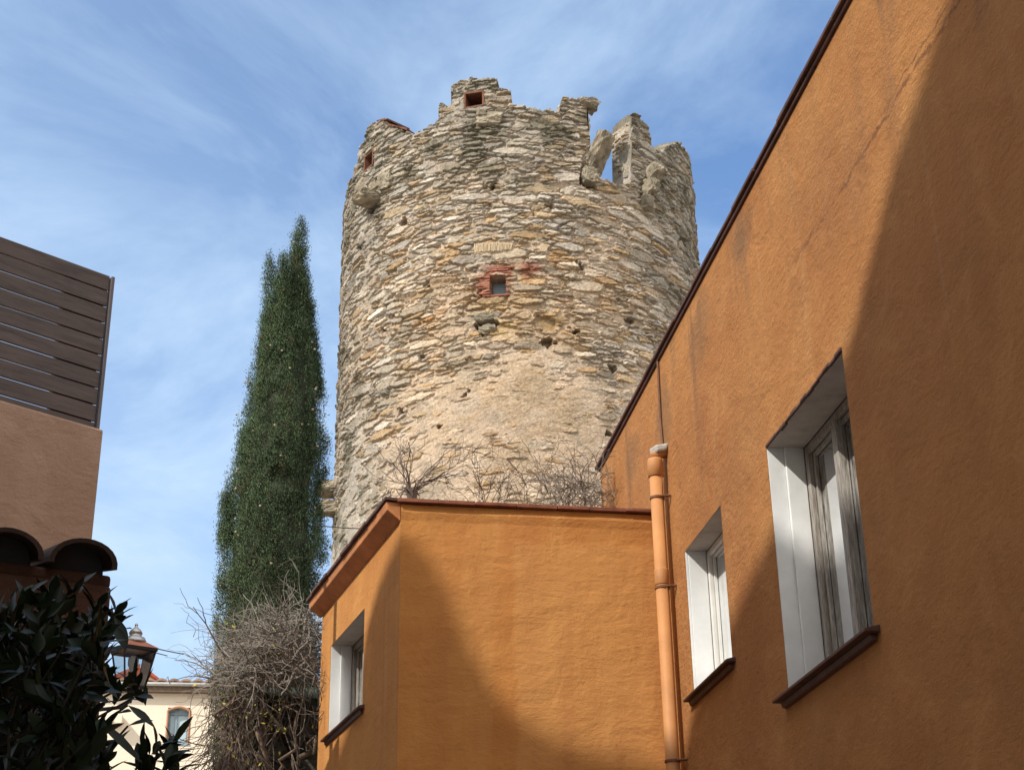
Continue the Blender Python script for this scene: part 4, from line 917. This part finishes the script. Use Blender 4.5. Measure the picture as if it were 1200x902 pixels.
# ------------------------------------------------------------------ terrace house on the left with its slatted screen
tcorn = at(122, 503, 11.0); AZL = 46.0; DL = hdir(AZL); NL = Vector((DL.y, -DL.x, 0)); NL = NL if (NL.x > 0) else -NL
TL = Vector((tcorn.x, tcorn.y, 0)); TH_ = tcorn.z
def lp_(s, z, out=0.0): return TL - DL * s + NL * out + Z * z
ter = thing('terrace_house', 'brown plastered house block on the left, below the slatted screen', 'house', TL)
mb = MB(); mb.box(lp_(3.5, TH_ / 2, -2.0), DL, NL, Z, 7.0, 4.0, TH_)
o = mb.build('wall', M['terrace'], ter, bevel=0.02)
fe_p = at(126, 322, 11.25); ftop = fe_p.z; FO = -0.24
s_end = 0.0
# find s of the screen's right end along the wall direction at setback FO
dd_ = ray(125, 400); q0 = TL + NL * FO; tt = (q0.x * NL.x + q0.y * NL.y) / (dd_[0] * NL.x + dd_[1] * NL.y); pe = Vector((dd_[0] * tt, dd_[1] * tt, 0)); s_end = (TL - pe).dot(DL)
ftop = CAMH + ray(125, 323)[2] * tt
scr = thing('slatted_screen', 'dark brown horizontal slatted screen on the terrace of the left house', 'fence', lp_(s_end, TH_, FO))
NBD = 10; z0_ = TH_ + 0.004; pitch = (ftop - z0_ - .01) / NBD
mb = MB()
for k in range(NBD):
    zc = z0_ + pitch * (k + .5); mb.box(lp_(s_end + .035 + 2.4, zc, FO + random.uniform(-.002, .002)), DL, NL, Z, 4.8, .022, pitch - .011)
mb.build('boards', M['slat'], scr, bevel=.003)
mb = MB(); mb.box(lp_(s_end + .012, (z0_ + ftop) / 2 - .01, FO + .004), DL, NL, Z, .026, .05, ftop - z0_ - .02); mb.build('edge_trim', M['slattrim'], scr, bevel=.002)
for sx in (s_end + .22, s_end + 1.9, s_end + 3.6):
    mb = MB(); mb.box(lp_(sx, (z0_ + ftop) / 2, FO - .045), DL, NL, Z, .34 if sx < s_end + 1 else .06, .05, ftop - z0_ - .01); mb.build('post', M['slat'], scr)

# ------------------------------------------------------------------ tile-capped patio wall, lower left
pr_ = at(131, 690, 4.75); AZP = 62.0; DP = hdir(AZP); NP = Vector((DP.y, -DP.x, 0)); NP = NP if NP.y < 0 else -NP
PT = Vector((pr_.x, pr_.y, 0)); PH = pr_.z + .01
def pp_(s, z, out=0.0): return PT - DP * s + NP * out + Z * z
pat = thing('patio_wall', 'shaded brown patio wall capped with two big curved clay tiles', 'wall', PT)
mb = MB(); mb.box(pp_(1.5, PH / 2, -.15), DP, NP, Z, 3.0, .30, PH); mb.build('wall', M['tilewall'], pat, bevel=.012)
mb = MB(); mb.box(pp_(1.5, PH + .02, -.15), DP, NP, Z, 3.0, .26, .04); mb.build('mortar_bed', M['tilewall'], pat, bevel=.01)
sl_ = R_(14)
for k in range(8):
    s = 0.108 + k * 0.222; mb = MB(); n = 14; vs = []; fs = []
    fwd = NP * math.cos(sl_) - Z * math.sin(sl_); upv = Z * math.cos(sl_) + NP * math.sin(sl_); c0 = pp_(s, PH + .03, 0.07) ; yaw = random.uniform(-.02, .02)
    for j, (t, r) in enumerate(((0, .103), (-.5, .085))):
        for rr in (r, r - .016):
            for i in range(n + 1):
                a = math.pi * i / n; wob = 1 + .02 * math.sin(3 * a + k); vs.append(c0 + fwd * t + DP * (rr * math.cos(a) * wob + yaw * t) + upv * (rr * math.sin(a) * .82 * wob))
    m_ = n + 1
    for i in range(n):
        fs += [(i, i + 1, 2 * m_ + i + 1, 2 * m_ + i), (m_ + i, 3 * m_ + i, 3 * m_ + i + 1, m_ + i + 1), (i, m_ + i, m_ + i + 1, i + 1), (2 * m_ + i, 2 * m_ + i + 1, 3 * m_ + i + 1, 3 * m_ + i)]
    fs += [(0, 2 * m_, 3 * m_, m_), (n, m_ + n, 3 * m_ + n, 2 * m_ + n)]
    mb.add(vs, fs); tl = mb.build('roof_tile', M['rooftile'], pat)
    pl = MB(); pl.prism([c0 - fwd * .12 + DP * (.088 * math.cos(math.pi * i / 10)) + upv * (.088 * math.sin(math.pi * i / 10) * .82 - .02 * (i in (0, 10))) for i in range(11)], fwd * -.2); pl.build('shade_plug', M['slate'], tl)  # near-black plug stands in for the shaded hollow under each tile

# ------------------------------------------------------------------ glossy dark shrub in the lower left foreground
sb0 = at(60, 1000, 3.0); shb = thing('evergreen_shrub', 'dark glossy large leaved evergreen shrub in the shaded lower left foreground', 'shrub', (sb0.x, sb0.y, 0)); g = random.Random(23)
LV = []; LFc = []; LC_ = []; stem = MB()
def leaf(base, d, up, L, W_, curl):
    d = d.normalized(); s = d.cross(up); s = s.normalized() if s.length > 1e-4 else d.orthogonal().normalized(); n_ = s.cross(d); b = len(LV)
    prof_ = [(0, .03), (.12, .35), (.3, .8), (.5, 1.0), (.7, .82), (.87, .42), (1, .02)]
    for t, w in prof_:
        c = base + d * (L * t) - n_ * (curl * L * t * t)
        LV.extend([c - s * (W_ * w * .5) + n_ * (W_ * w * .13), c, c + s * (W_ * w * .5) + n_ * (W_ * w * .13)])
    for i in range(len(prof_) - 1):
        a = b + i * 3; LFc.extend([(a, a + 1, a + 4, a + 3), (a + 1, a + 2, a + 5, a + 4)])
    v_ = g.uniform(.7, 1.3); c_ = (.010 * v_, .019 * v_, .008 * v_) if g.random() < .88 else (.020 * v_, .034 * v_, .014 * v_); LC_.extend([c_] * (3 * len(prof_)))  # leaf greens darkened to hold the deep shade of this corner
def rosette(tip, axis, n, L=.105, spread=.9):
    axis = axis.normalized()
    for k in range(n):
        a = 2.4 * k + g.uniform(-.3, .3); o = axis.orthogonal().normalized(); p = axis.cross(o); rad_ = (o * math.cos(a) + p * math.sin(a)); e = g.uniform(.15, 1.0) * spread
        leaf(tip - axis * (.006 * k) + rad_ * .003, axis * (1 - .55 * e) + rad_ * e, axis, L * g.uniform(.65, 1.15), L * g.uniform(.28, .42), g.uniform(.0, .35))
root = Vector((sb0.x, sb0.y, .9)); limbs = []
def twig_to(tip, thick=.004):
    m_ = root.lerp(tip, .55) + Vector((g.gauss(0, .05), g.gauss(0, .05), g.uniform(-.15, 0))); pts = [root.lerp(m_, .35), m_, m_.lerp(tip, .6) + Vector((g.gauss(0, .015), 0, .01)), tip]
    stem.tube(pts, [thick * 2, thick * 1.4, thick, thick * .6], 5)
    return (pts[-1] - pts[-2])
LIMB = []
def limb(tip):
    m_ = root.lerp(tip, .5) + Vector((g.gauss(0, .06), g.gauss(0, .06), g.uniform(-.12, .05))); pts = [root, root.lerp(m_, .5) + Vector((0, 0, -.02)), m_, m_.lerp(tip, .55) + Vector((0, 0, .015)), m_.lerp(tip, .9)]
    stem.tube(pts, [.014, .011, .008, .006, .004], 5)
    for a, b in zip(pts[:-1], pts[1:]): LIMB.extend([a.lerp(b, t / 6) for t in range(6)])
def stub(tip):
    q = min(LIMB, key=lambda v: (v - tip).length); stem.tube([q, q.lerp(tip, .5) + Vector((0, 0, -.015)), tip], [.004, .003, .002], 4)
    dv = (tip - root).normalized() + Vector((g.gauss(0, .45), g.gauss(0, .45), g.gauss(.1, .3))); dv.normalize(); a = tip - dv * .16 + Vector((0, 0, -.02))
    return dv
tips = [(115, 706, 2.9), (137, 714, 3.0), (131, 728, 2.95), (30, 698, 3.0), (62, 694, 3.1), (86, 690, 3.15), (14, 724, 2.8), (50, 730, 2.9), (95, 738, 2.9), (118, 752, 2.8),
        (186, 872, 2.7), (204, 866, 2.75), (166, 884, 2.7), (208, 884, 2.75), (124, 888, 2.6), (108, 880, 2.6), (196, 892, 2.65), (140, 806, 2.9), (158, 800, 3.0)]
for lx_, ly_, ld_ in ((20, 730, 2.9), (70, 720, 3.0), (110, 730, 2.9), (40, 790, 2.7), (90, 800, 2.8), (120, 830, 2.75), (-10, 800, 2.6), (30, 850, 2.5), (80, 870, 2.6), (150, 880, 2.7), (180, 885, 2.7), (120, 770, 2.9)): limb(at(lx_, ly_, ld_))
for px, py, d in tips:
    t = at(px, py, d); dv = stub(t); rosette(t, dv.normalized() + Z * .5 + Vector((g.gauss(0, .3), g.gauss(0, .3), 0)), g.randint(8, 12), .052 if px > 100 else .058)
poly_x = [0, 30, 60, 90, 120, 140, 150]
for k in range(140):
    px = g.uniform(-30, 116); top_ = np.interp(px, [-30, 20, 60, 100, 118], [712, 708, 708, 718, 740]); py = g.uniform(top_, 925); d = g.uniform(2.45, 3.25)
    if px > 95 and py > 830 and g.random() < .5: continue
    t = at(px, py, d); dv = stub(t); rosette(t, dv.normalized() + Vector((g.gauss(0, .5), g.gauss(-.3, .5), g.gauss(.1, .4))), g.randint(6, 9), g.uniform(.042, .068))
for (x0, y0, x1, y1, d) in ((132, 730, 147, 757, 2.8), (134, 722, 149, 750, 2.85), (108, 790, 136, 812, 2.7), (150, 826, 178, 846, 2.8), (112, 842, 163, 884, 2.6), (138, 836, 152, 832, 2.8), (62, 815, 72, 836, 2.5), (100, 770, 104, 808, 2.7), (160, 815, 178, 816, 2.9), (150, 850, 176, 842, 2.75)):
    a, b = at(x0, y0, d), at(x1, y1, d - .02); leaf(a, b - a, Z + Vector((0, -.8, 0)), (b - a).length * 1.1, .019, .1); q = min(LIMB, key=lambda v: (v - a).length); stem.tube([q, a], [.003, .002], 4)
np_mesh('foliage', np.array([tuple(v) for v in LV]), np.array(LFc), M['glossy'], shb, np.array(LC_), smooth=True)
stem.tube([Vector((sb0.x, sb0.y, 0)), Vector((sb0.x, sb0.y, .5)), root], [.04, .03, .025], 8); stem.build('stem', plain('dark_green_stem', (.03, .03, .02), .3, 9, .8, 0), shb)

# ------------------------------------------------------------------ wall lantern
LD = 10.6; lb0 = at(153.5, 806, LD); k_ = lb0.length / F * 1.0
slant = Vector((lb0.x, lb0.y, lb0.z - CAMH)).length; mpp = slant / F
lz = lb0.z; lx = Vector((lb0.x, lb0.y, 0)); fwd = lx.normalized(); rgt = Vector((fwd.y, -fwd.x, 0))
lan = thing('street_lantern', 'old four sided street lantern with zinc top beside the shaded wall', 'lantern', (lx.x, lx.y, lz))
hb, ht, hh = 0.070, 0.112, 0.25
def lpnt(a, r, z): return lx + (rgt * math.cos(a) + fwd * math.sin(a)) * r * 1.414 + Z * z
A4 = [math.pi / 4 + .35 + i * math.pi / 2 for i in range(4)]
mb = MB()
for i in range(4):
    mb.tube([lpnt(A4[i], hb, lz), lpnt(A4[i], ht, lz + hh)], .007, 6); j = (i + 1) % 4
    mb.tube([lpnt(A4[i], hb, lz), lpnt(A4[j], hb, lz)], .010, 6); mb.tube([lpnt(A4[i], ht, lz + hh), lpnt(A4[j], ht, lz + hh)], .014, 6)
mb.tube([lx + Z * (lz - .10), lx + Z * lz], [.012, .03], 10); mb.build('cage', M['iron'], lan)
M['lampglass'] = glass_mat('lamp_glass')
vs = [lpnt(a, hb - .004, lz) for a in A4] + [lpnt(a, ht - .004, lz + hh) for a in A4]
mesh_obj('glass', vs, [(0, 1, 5, 4), (1, 2, 6, 5), (2, 3, 7, 6), (3, 0, 4, 7)], M['lampglass'], lan)
mb = MB(); mb.lathe(lx + Z * (lz + .10), [(.016, -.04), (.018, .02), (.036, .06), (.036, .10), (.016, .12)], 14); mb.build('bulb', M['white'], lan, smooth=True)
vs = [lpnt(a, ht + .016, lz + hh + .010) for a in A4] + [lpnt(a, .062, lz + hh + .058) for a in A4]
mesh_obj('hood', vs, [(0, 1, 5, 4), (1, 2, 6, 5), (2, 3, 7, 6), (3, 0, 4, 7), (4, 5, 6, 7), (3, 2, 1, 0)], M['copper'], lan)
mb = MB(); mb.lathe(lx + Z * (lz + hh + .075), [(r_ * .76, h_ * .76 - .018) for r_, h_ in [(.105, 0), (.10, .02), (.085, .05), (.055, .06), (.055, .085), (.062, .09), (.05, .115), (.025, .14), (.012, .15), (.014, .165), (.016, .172), (.004, .185)]], 20); mb.build('finial', M['zinc'], lan, smooth=True)
wq = lx - rgt * .48 + fwd * .35
mb = MB(); mb.tube([wq + Z * (lz + .05), lx - rgt * .25 + fwd * .18 + Z * (lz - .12), lx - rgt * .05 + Z * (lz - .13), lx + Z * (lz - .08)], .014, 8); mb.tube([wq + Z * (lz - .25), lx - rgt * .25 + fwd * .18 + Z * (lz - .12)], .010, 8); mb.build('bracket', M['iron'], lan)

# ------------------------------------------------------------------ cream house far behind
CD = 30.0; c_ref = at(208, 850, CD); AZC = 82.0; DC = hdir(AZC); NC = Vector((DC.y, -DC.x, 0)); NC = NC if NC.y < 0 else -NC
C0 = Vector((c_ref.x, c_ref.y, 0))
def cp_(s, z, out=0.0): return C0 + DC * s + NC * out + Z * z
def c_s(px, py):
    d = ray(px, py); t = (C0.x * NC.x + C0.y * NC.y) / (d[0] * NC.x + d[1] * NC.y); return (Vector((d[0] * t, d[1] * t, 0)) - C0).dot(DC), CAMH + d[2] * t
crm = thing('cream_house', 'cream plastered house far behind with an arched blue window and tiled eave', 'house', C0)
ws0, wz0 = c_s(194, 871); ws1, wz1 = c_s(223, 829); eave_z = c_s(215, 806)[1]
V, Fc, U = wall_grid(lambda s, z: cp_(s, z), -6, 6, 0, eave_z, [(ws0, ws1, wz0, wz1)])
b = len(V); V += [cp_(6, 0), cp_(6, eave_z), cp_(6, eave_z, -8), cp_(6, 0, -8), cp_(-6, 0), cp_(-6, eave_z), cp_(-6, eave_z, -8), cp_(-6, 0, -8)]; U += [(0, 0)] * 8
Fc += [(b, b + 3, b + 2, b + 1), (b + 4, b + 5, b + 6, b + 7), (b + 3, b + 7, b + 6, b + 2)]
mesh_obj('wall', V, Fc, M['cream'], crm, uvs=U)
cw = thing_part('window', crm, cp_((ws0 + ws1) / 2, wz0), None); ww_ = ws1 - ws0
def arch(out, inset, t):        # arched band
    vs = []; fs = []; n = 10; path = [(ws0 + inset, wz0), (ws0 + inset, wz1 - .06)]
    for i in range(n + 1):
        a = i / n; path.append((ws0 + inset + (ww_ - 2 * inset) * a, wz1 - .06 - inset + .07 * math.sin(math.pi * a)))
    path += [(ws1 - inset, wz1 - .06), (ws1 - inset, wz0)]
    return path
mb = MB()
pth = arch(0, 0, 0)
for (a, b_) in zip(pth[:-1], pth[1:]):
    mb.tube([cp_(a[0], a[1], .0), cp_(b_[0], b_[1], .0)], .024, 6)
mb.build('surround', plain('window_brick_trim', (.42, .23, .14), .2, 8, .9, .2), cw)
mb = MB(); mb.box(cp_((ws0 + ws1) / 2, (wz0 + wz1) / 2, -.12), DC, NC, Z, ww_ + .02, .02, wz1 - wz0 + .02); mb.build('pane', plain('pale_blue_pane', (.46, .60, .66), .05, 3, .15, 0, .01, .6), cw)
mb = MB()
for s in (ws0 + .03, ws0 + ww_ * .38, ws1 - .03): mb.box(cp_(s, (wz0 + wz1) / 2, -.09), DC, NC, Z, .04, .03, wz1 - wz0)
for z in (wz0 + .03, wz1 - .1): mb.box(cp_((ws0 + ws1) / 2, z, -.09), DC, NC, Z, ww_ - .1, .028, .05)
for sg, se in ((-1, ws0), (1, ws1)): mb.box(cp_(se + .02 * sg, (wz0 + wz1) / 2, -.09), DC, NC, Z, .03, .17, wz1 - wz0 + .05)
mb.box(cp_((ws0 + ws1) / 2, wz1 + .02, -.09), DC, NC, Z, ww_ + .1, .17, .03)
mb.box(cp_((ws0 + ws1) / 2, wz0 - .02, -.07), DC, NC, Z, ww_ + .1, .16, .03)
mb.build('frame', M['blueframe'], cw)
vs = []; fs = []; nS = 600                                             # corrugated tile roof rising to the back
for i in range(nS + 1):
    s = -6.2 + 12.4 * i / nS; hgt = .05 * abs(math.sin(math.pi * s / .115 * .5)); 
    vs += [cp_(s, eave_z + .10 + hgt, .16), cp_(s, eave_z + .80 + hgt, -4.2), cp_(s, eave_z + .075 + hgt * .6, .16)]
for i in range(nS): fs += [(3 * i, 3 * i + 3, 3 * i + 4, 3 * i + 1), (3 * i, 3 * i + 2, 3 * i + 5, 3 * i + 3)]
mesh_obj('roof', vs, fs, plain('faded_clay_tiles', (.30, .19, .13), .4, 5, .9, .2), crm)
mb = MB(); mb.box(cp_(0, eave_z - .02, .075), DC, NC, Z, 12.4, .15, .17); mb.build('eave_board', M['bark'], crm)
mb = MB(); mb.tube([cp_(-6, eave_z + .03, .18), cp_(6, eave_z + .03, .18)], .04, 10); mb.build('gutter', M['zinc'], crm, smooth=True)
ls, lz2 = c_s(137, 845); mb = MB(); mb.box(cp_(ls, lz2, .12), DC, NC, Z, .24, .26, .16); mb.build('wall_ledge', M['cream'], crm, bevel=.01)
# red-roofed house beyond it
rd = at(170, 800, 44.0); rdh = thing('red_roof_house', 'house with a steep red gable roof showing behind the lantern', 'house', (rd.x, rd.y, 0))
fr_ = Vector((rd.x, rd.y, 0)).normalized(); rr_ = Vector((fr_.y, -fr_.x, 0)); R0 = Vector((rd.x, rd.y, 0))
pk = at(166, 778, 44.0).z; lowz = at(194, 800, 44.0).z
mb = MB(); mb.prism([R0 + rr_ * -4.0 + Z * 0, R0 + rr_ * .62 + Z * 0, R0 + rr_ * .62 + Z * (lowz - .1), R0 + rr_ * -.15 + Z * (pk - .1), R0 + rr_ * -4 + Z * (pk - 2.0)], fr_ * 7); mb.build('wall', M['redroof'], rdh)
mb = MB(); mb.prism([R0 + rr_ * .85 + Z * (lowz - .22), R0 + rr_ * -.15 + Z * (pk + .02), R0 + rr_ * -.15 + Z * (pk - .14), R0 + rr_ * .85 + Z * (lowz - .38)], fr_ * 7.4 - fr_ * .2); mb.build('roof', M['redroof'], rdh)
mb = MB(); mb.prism([R0 + rr_ * -.17 + Z * (pk + .02), R0 + rr_ * -4.2 + Z * (pk - 2.0), R0 + rr_ * -4.2 + Z * (pk - 2.14), R0 + rr_ * -.17 + Z * (pk - .14)], fr_ * 7.4 - fr_ * .2); mb.build('roof_slope', M['redroof'], rdh)
# overhead cables
def cable(pts, r, label):
    mb = MB(); mb.tube(pts, r, 5); tag(mb.build('cable', M['iron']), label, 'cable')
a, b = at(120, 742, 30), at(215, 766, 33); cable([a.lerp(b, t) - Z * .12 * t * (1 - t) for t in np.linspace(0, 1, 9)], .012, 'upper thin cable crossing the sky above the lantern')
a, b = at(150, 756, 30), at(196, 768, 33); cable([a.lerp(b, t) for t in np.linspace(0, 1, 6)], .011, 'short lower cable just right of the lantern top')
a, b = at(370, 615, 20), at(520, 608, 24); cable([a.lerp(b, t) - Z * .10 * 4 * t * (1 - t) for t in np.linspace(0, 1, 12)], .008, 'thin cable running from the cypress across the tower foot')

# ------------------------------------------------------------------ the houses behind the viewer that shade the street
hs = Vector((math.sin(R_(SUN_AZ)), math.cos(R_(SUN_AZ)), 0)); US = Vector((hs.y, -hs.x, 0)); ND = 7.0
def sil(p):                      # where the sun ray through p meets the facade plane of the neighbouring house
    t = (ND - p.dot(hs)) / SUN_DIR.dot(hs); q = p + SUN_DIR * t; return q.dot(US), q.z
def on(planeP, planeN, px, py):
    d = ray(px, py); d = Vector(d); o = Vector((0, 0, CAMH)); t = (planeP - o).dot(planeN) / d.dot(planeN); return o + d * t
sh = [sil(on(LC, NS, *p)) for p in ((385, 902), (402, 868), (420, 815), (430, 735), (445, 680), (460, 645))]
sh += [sil(on(LC, NF, *p)) for p in ((475, 632), (487, 632), (505, 650), (525, 690), (545, 740), (570, 790), (592, 832), (640, 860), (700, 880), (770, 897))]
sh += [sil(on(PR, NR, *p)) for p in ((803, 885), (812, 830), (850, 740), (905, 620), (950, 520), (1000, 385), (1045, 200), (1110, 0))]
print('SIL', [(round(a, 2), round(b, 2)) for a, b in sh])
sh.sort(); L0 = [sh[0]]
for p in sh[1:]:
    if p[0] - L0[-1][0] > 0.02: L0.append(p)
nb_ = thing('neighbour_house', 'tall plastered house behind the viewer whose roofline shades the street', 'house', hs * ND)
top_ = [(-6.0, L0[0][1] + .8)] + L0 + [(L0[-1][0] + .05, L0[-1][1] - .4), (L0[-1][0] + 1.0, L0[-1][1] - 2.0)]
poly = [hs * ND + US * u + Z * z for u, z in top_]; base = [hs * ND + US * top_[-1][0], hs * ND + US * top_[0][0]]
mb = MB(); mb.prism(poly + base, hs * 5.0); mb.build('wall', M['neighbour'], nb_)

# unseen walls and roof added beside the viewer to darken the lower left corner
por = thing('added_porch', 'unseen walls and roof added to shade the shrub and patio wall', 'added_porch', (-2.6, -1.2, 0))
mb = MB(); mb.box(Vector((-2.55, -1.3, 2.1)), Vector((1, 0, 0)), Vector((0, 1, 0)), Z, 4.3, .3, 4.2); mb.build('wall', M['tilewall'], por, bevel=.02)
mb = MB(); mb.box(Vector((-2.65, 0.65, 4.28)), Vector((1, 0, 0)), Vector((0, 1, 0)), Z, 4.5, 4.2, .14); mb.build('roof', M['bark'], por, bevel=.01)
mb = MB(); mb.box(Vector((-4.75, 0.7, 2.1)), Vector((1, 0, 0)), Vector((0, 1, 0)), Z, .25, 3.7, 4.18); mb.build('side_wall', M['tilewall'], por, bevel=.02)
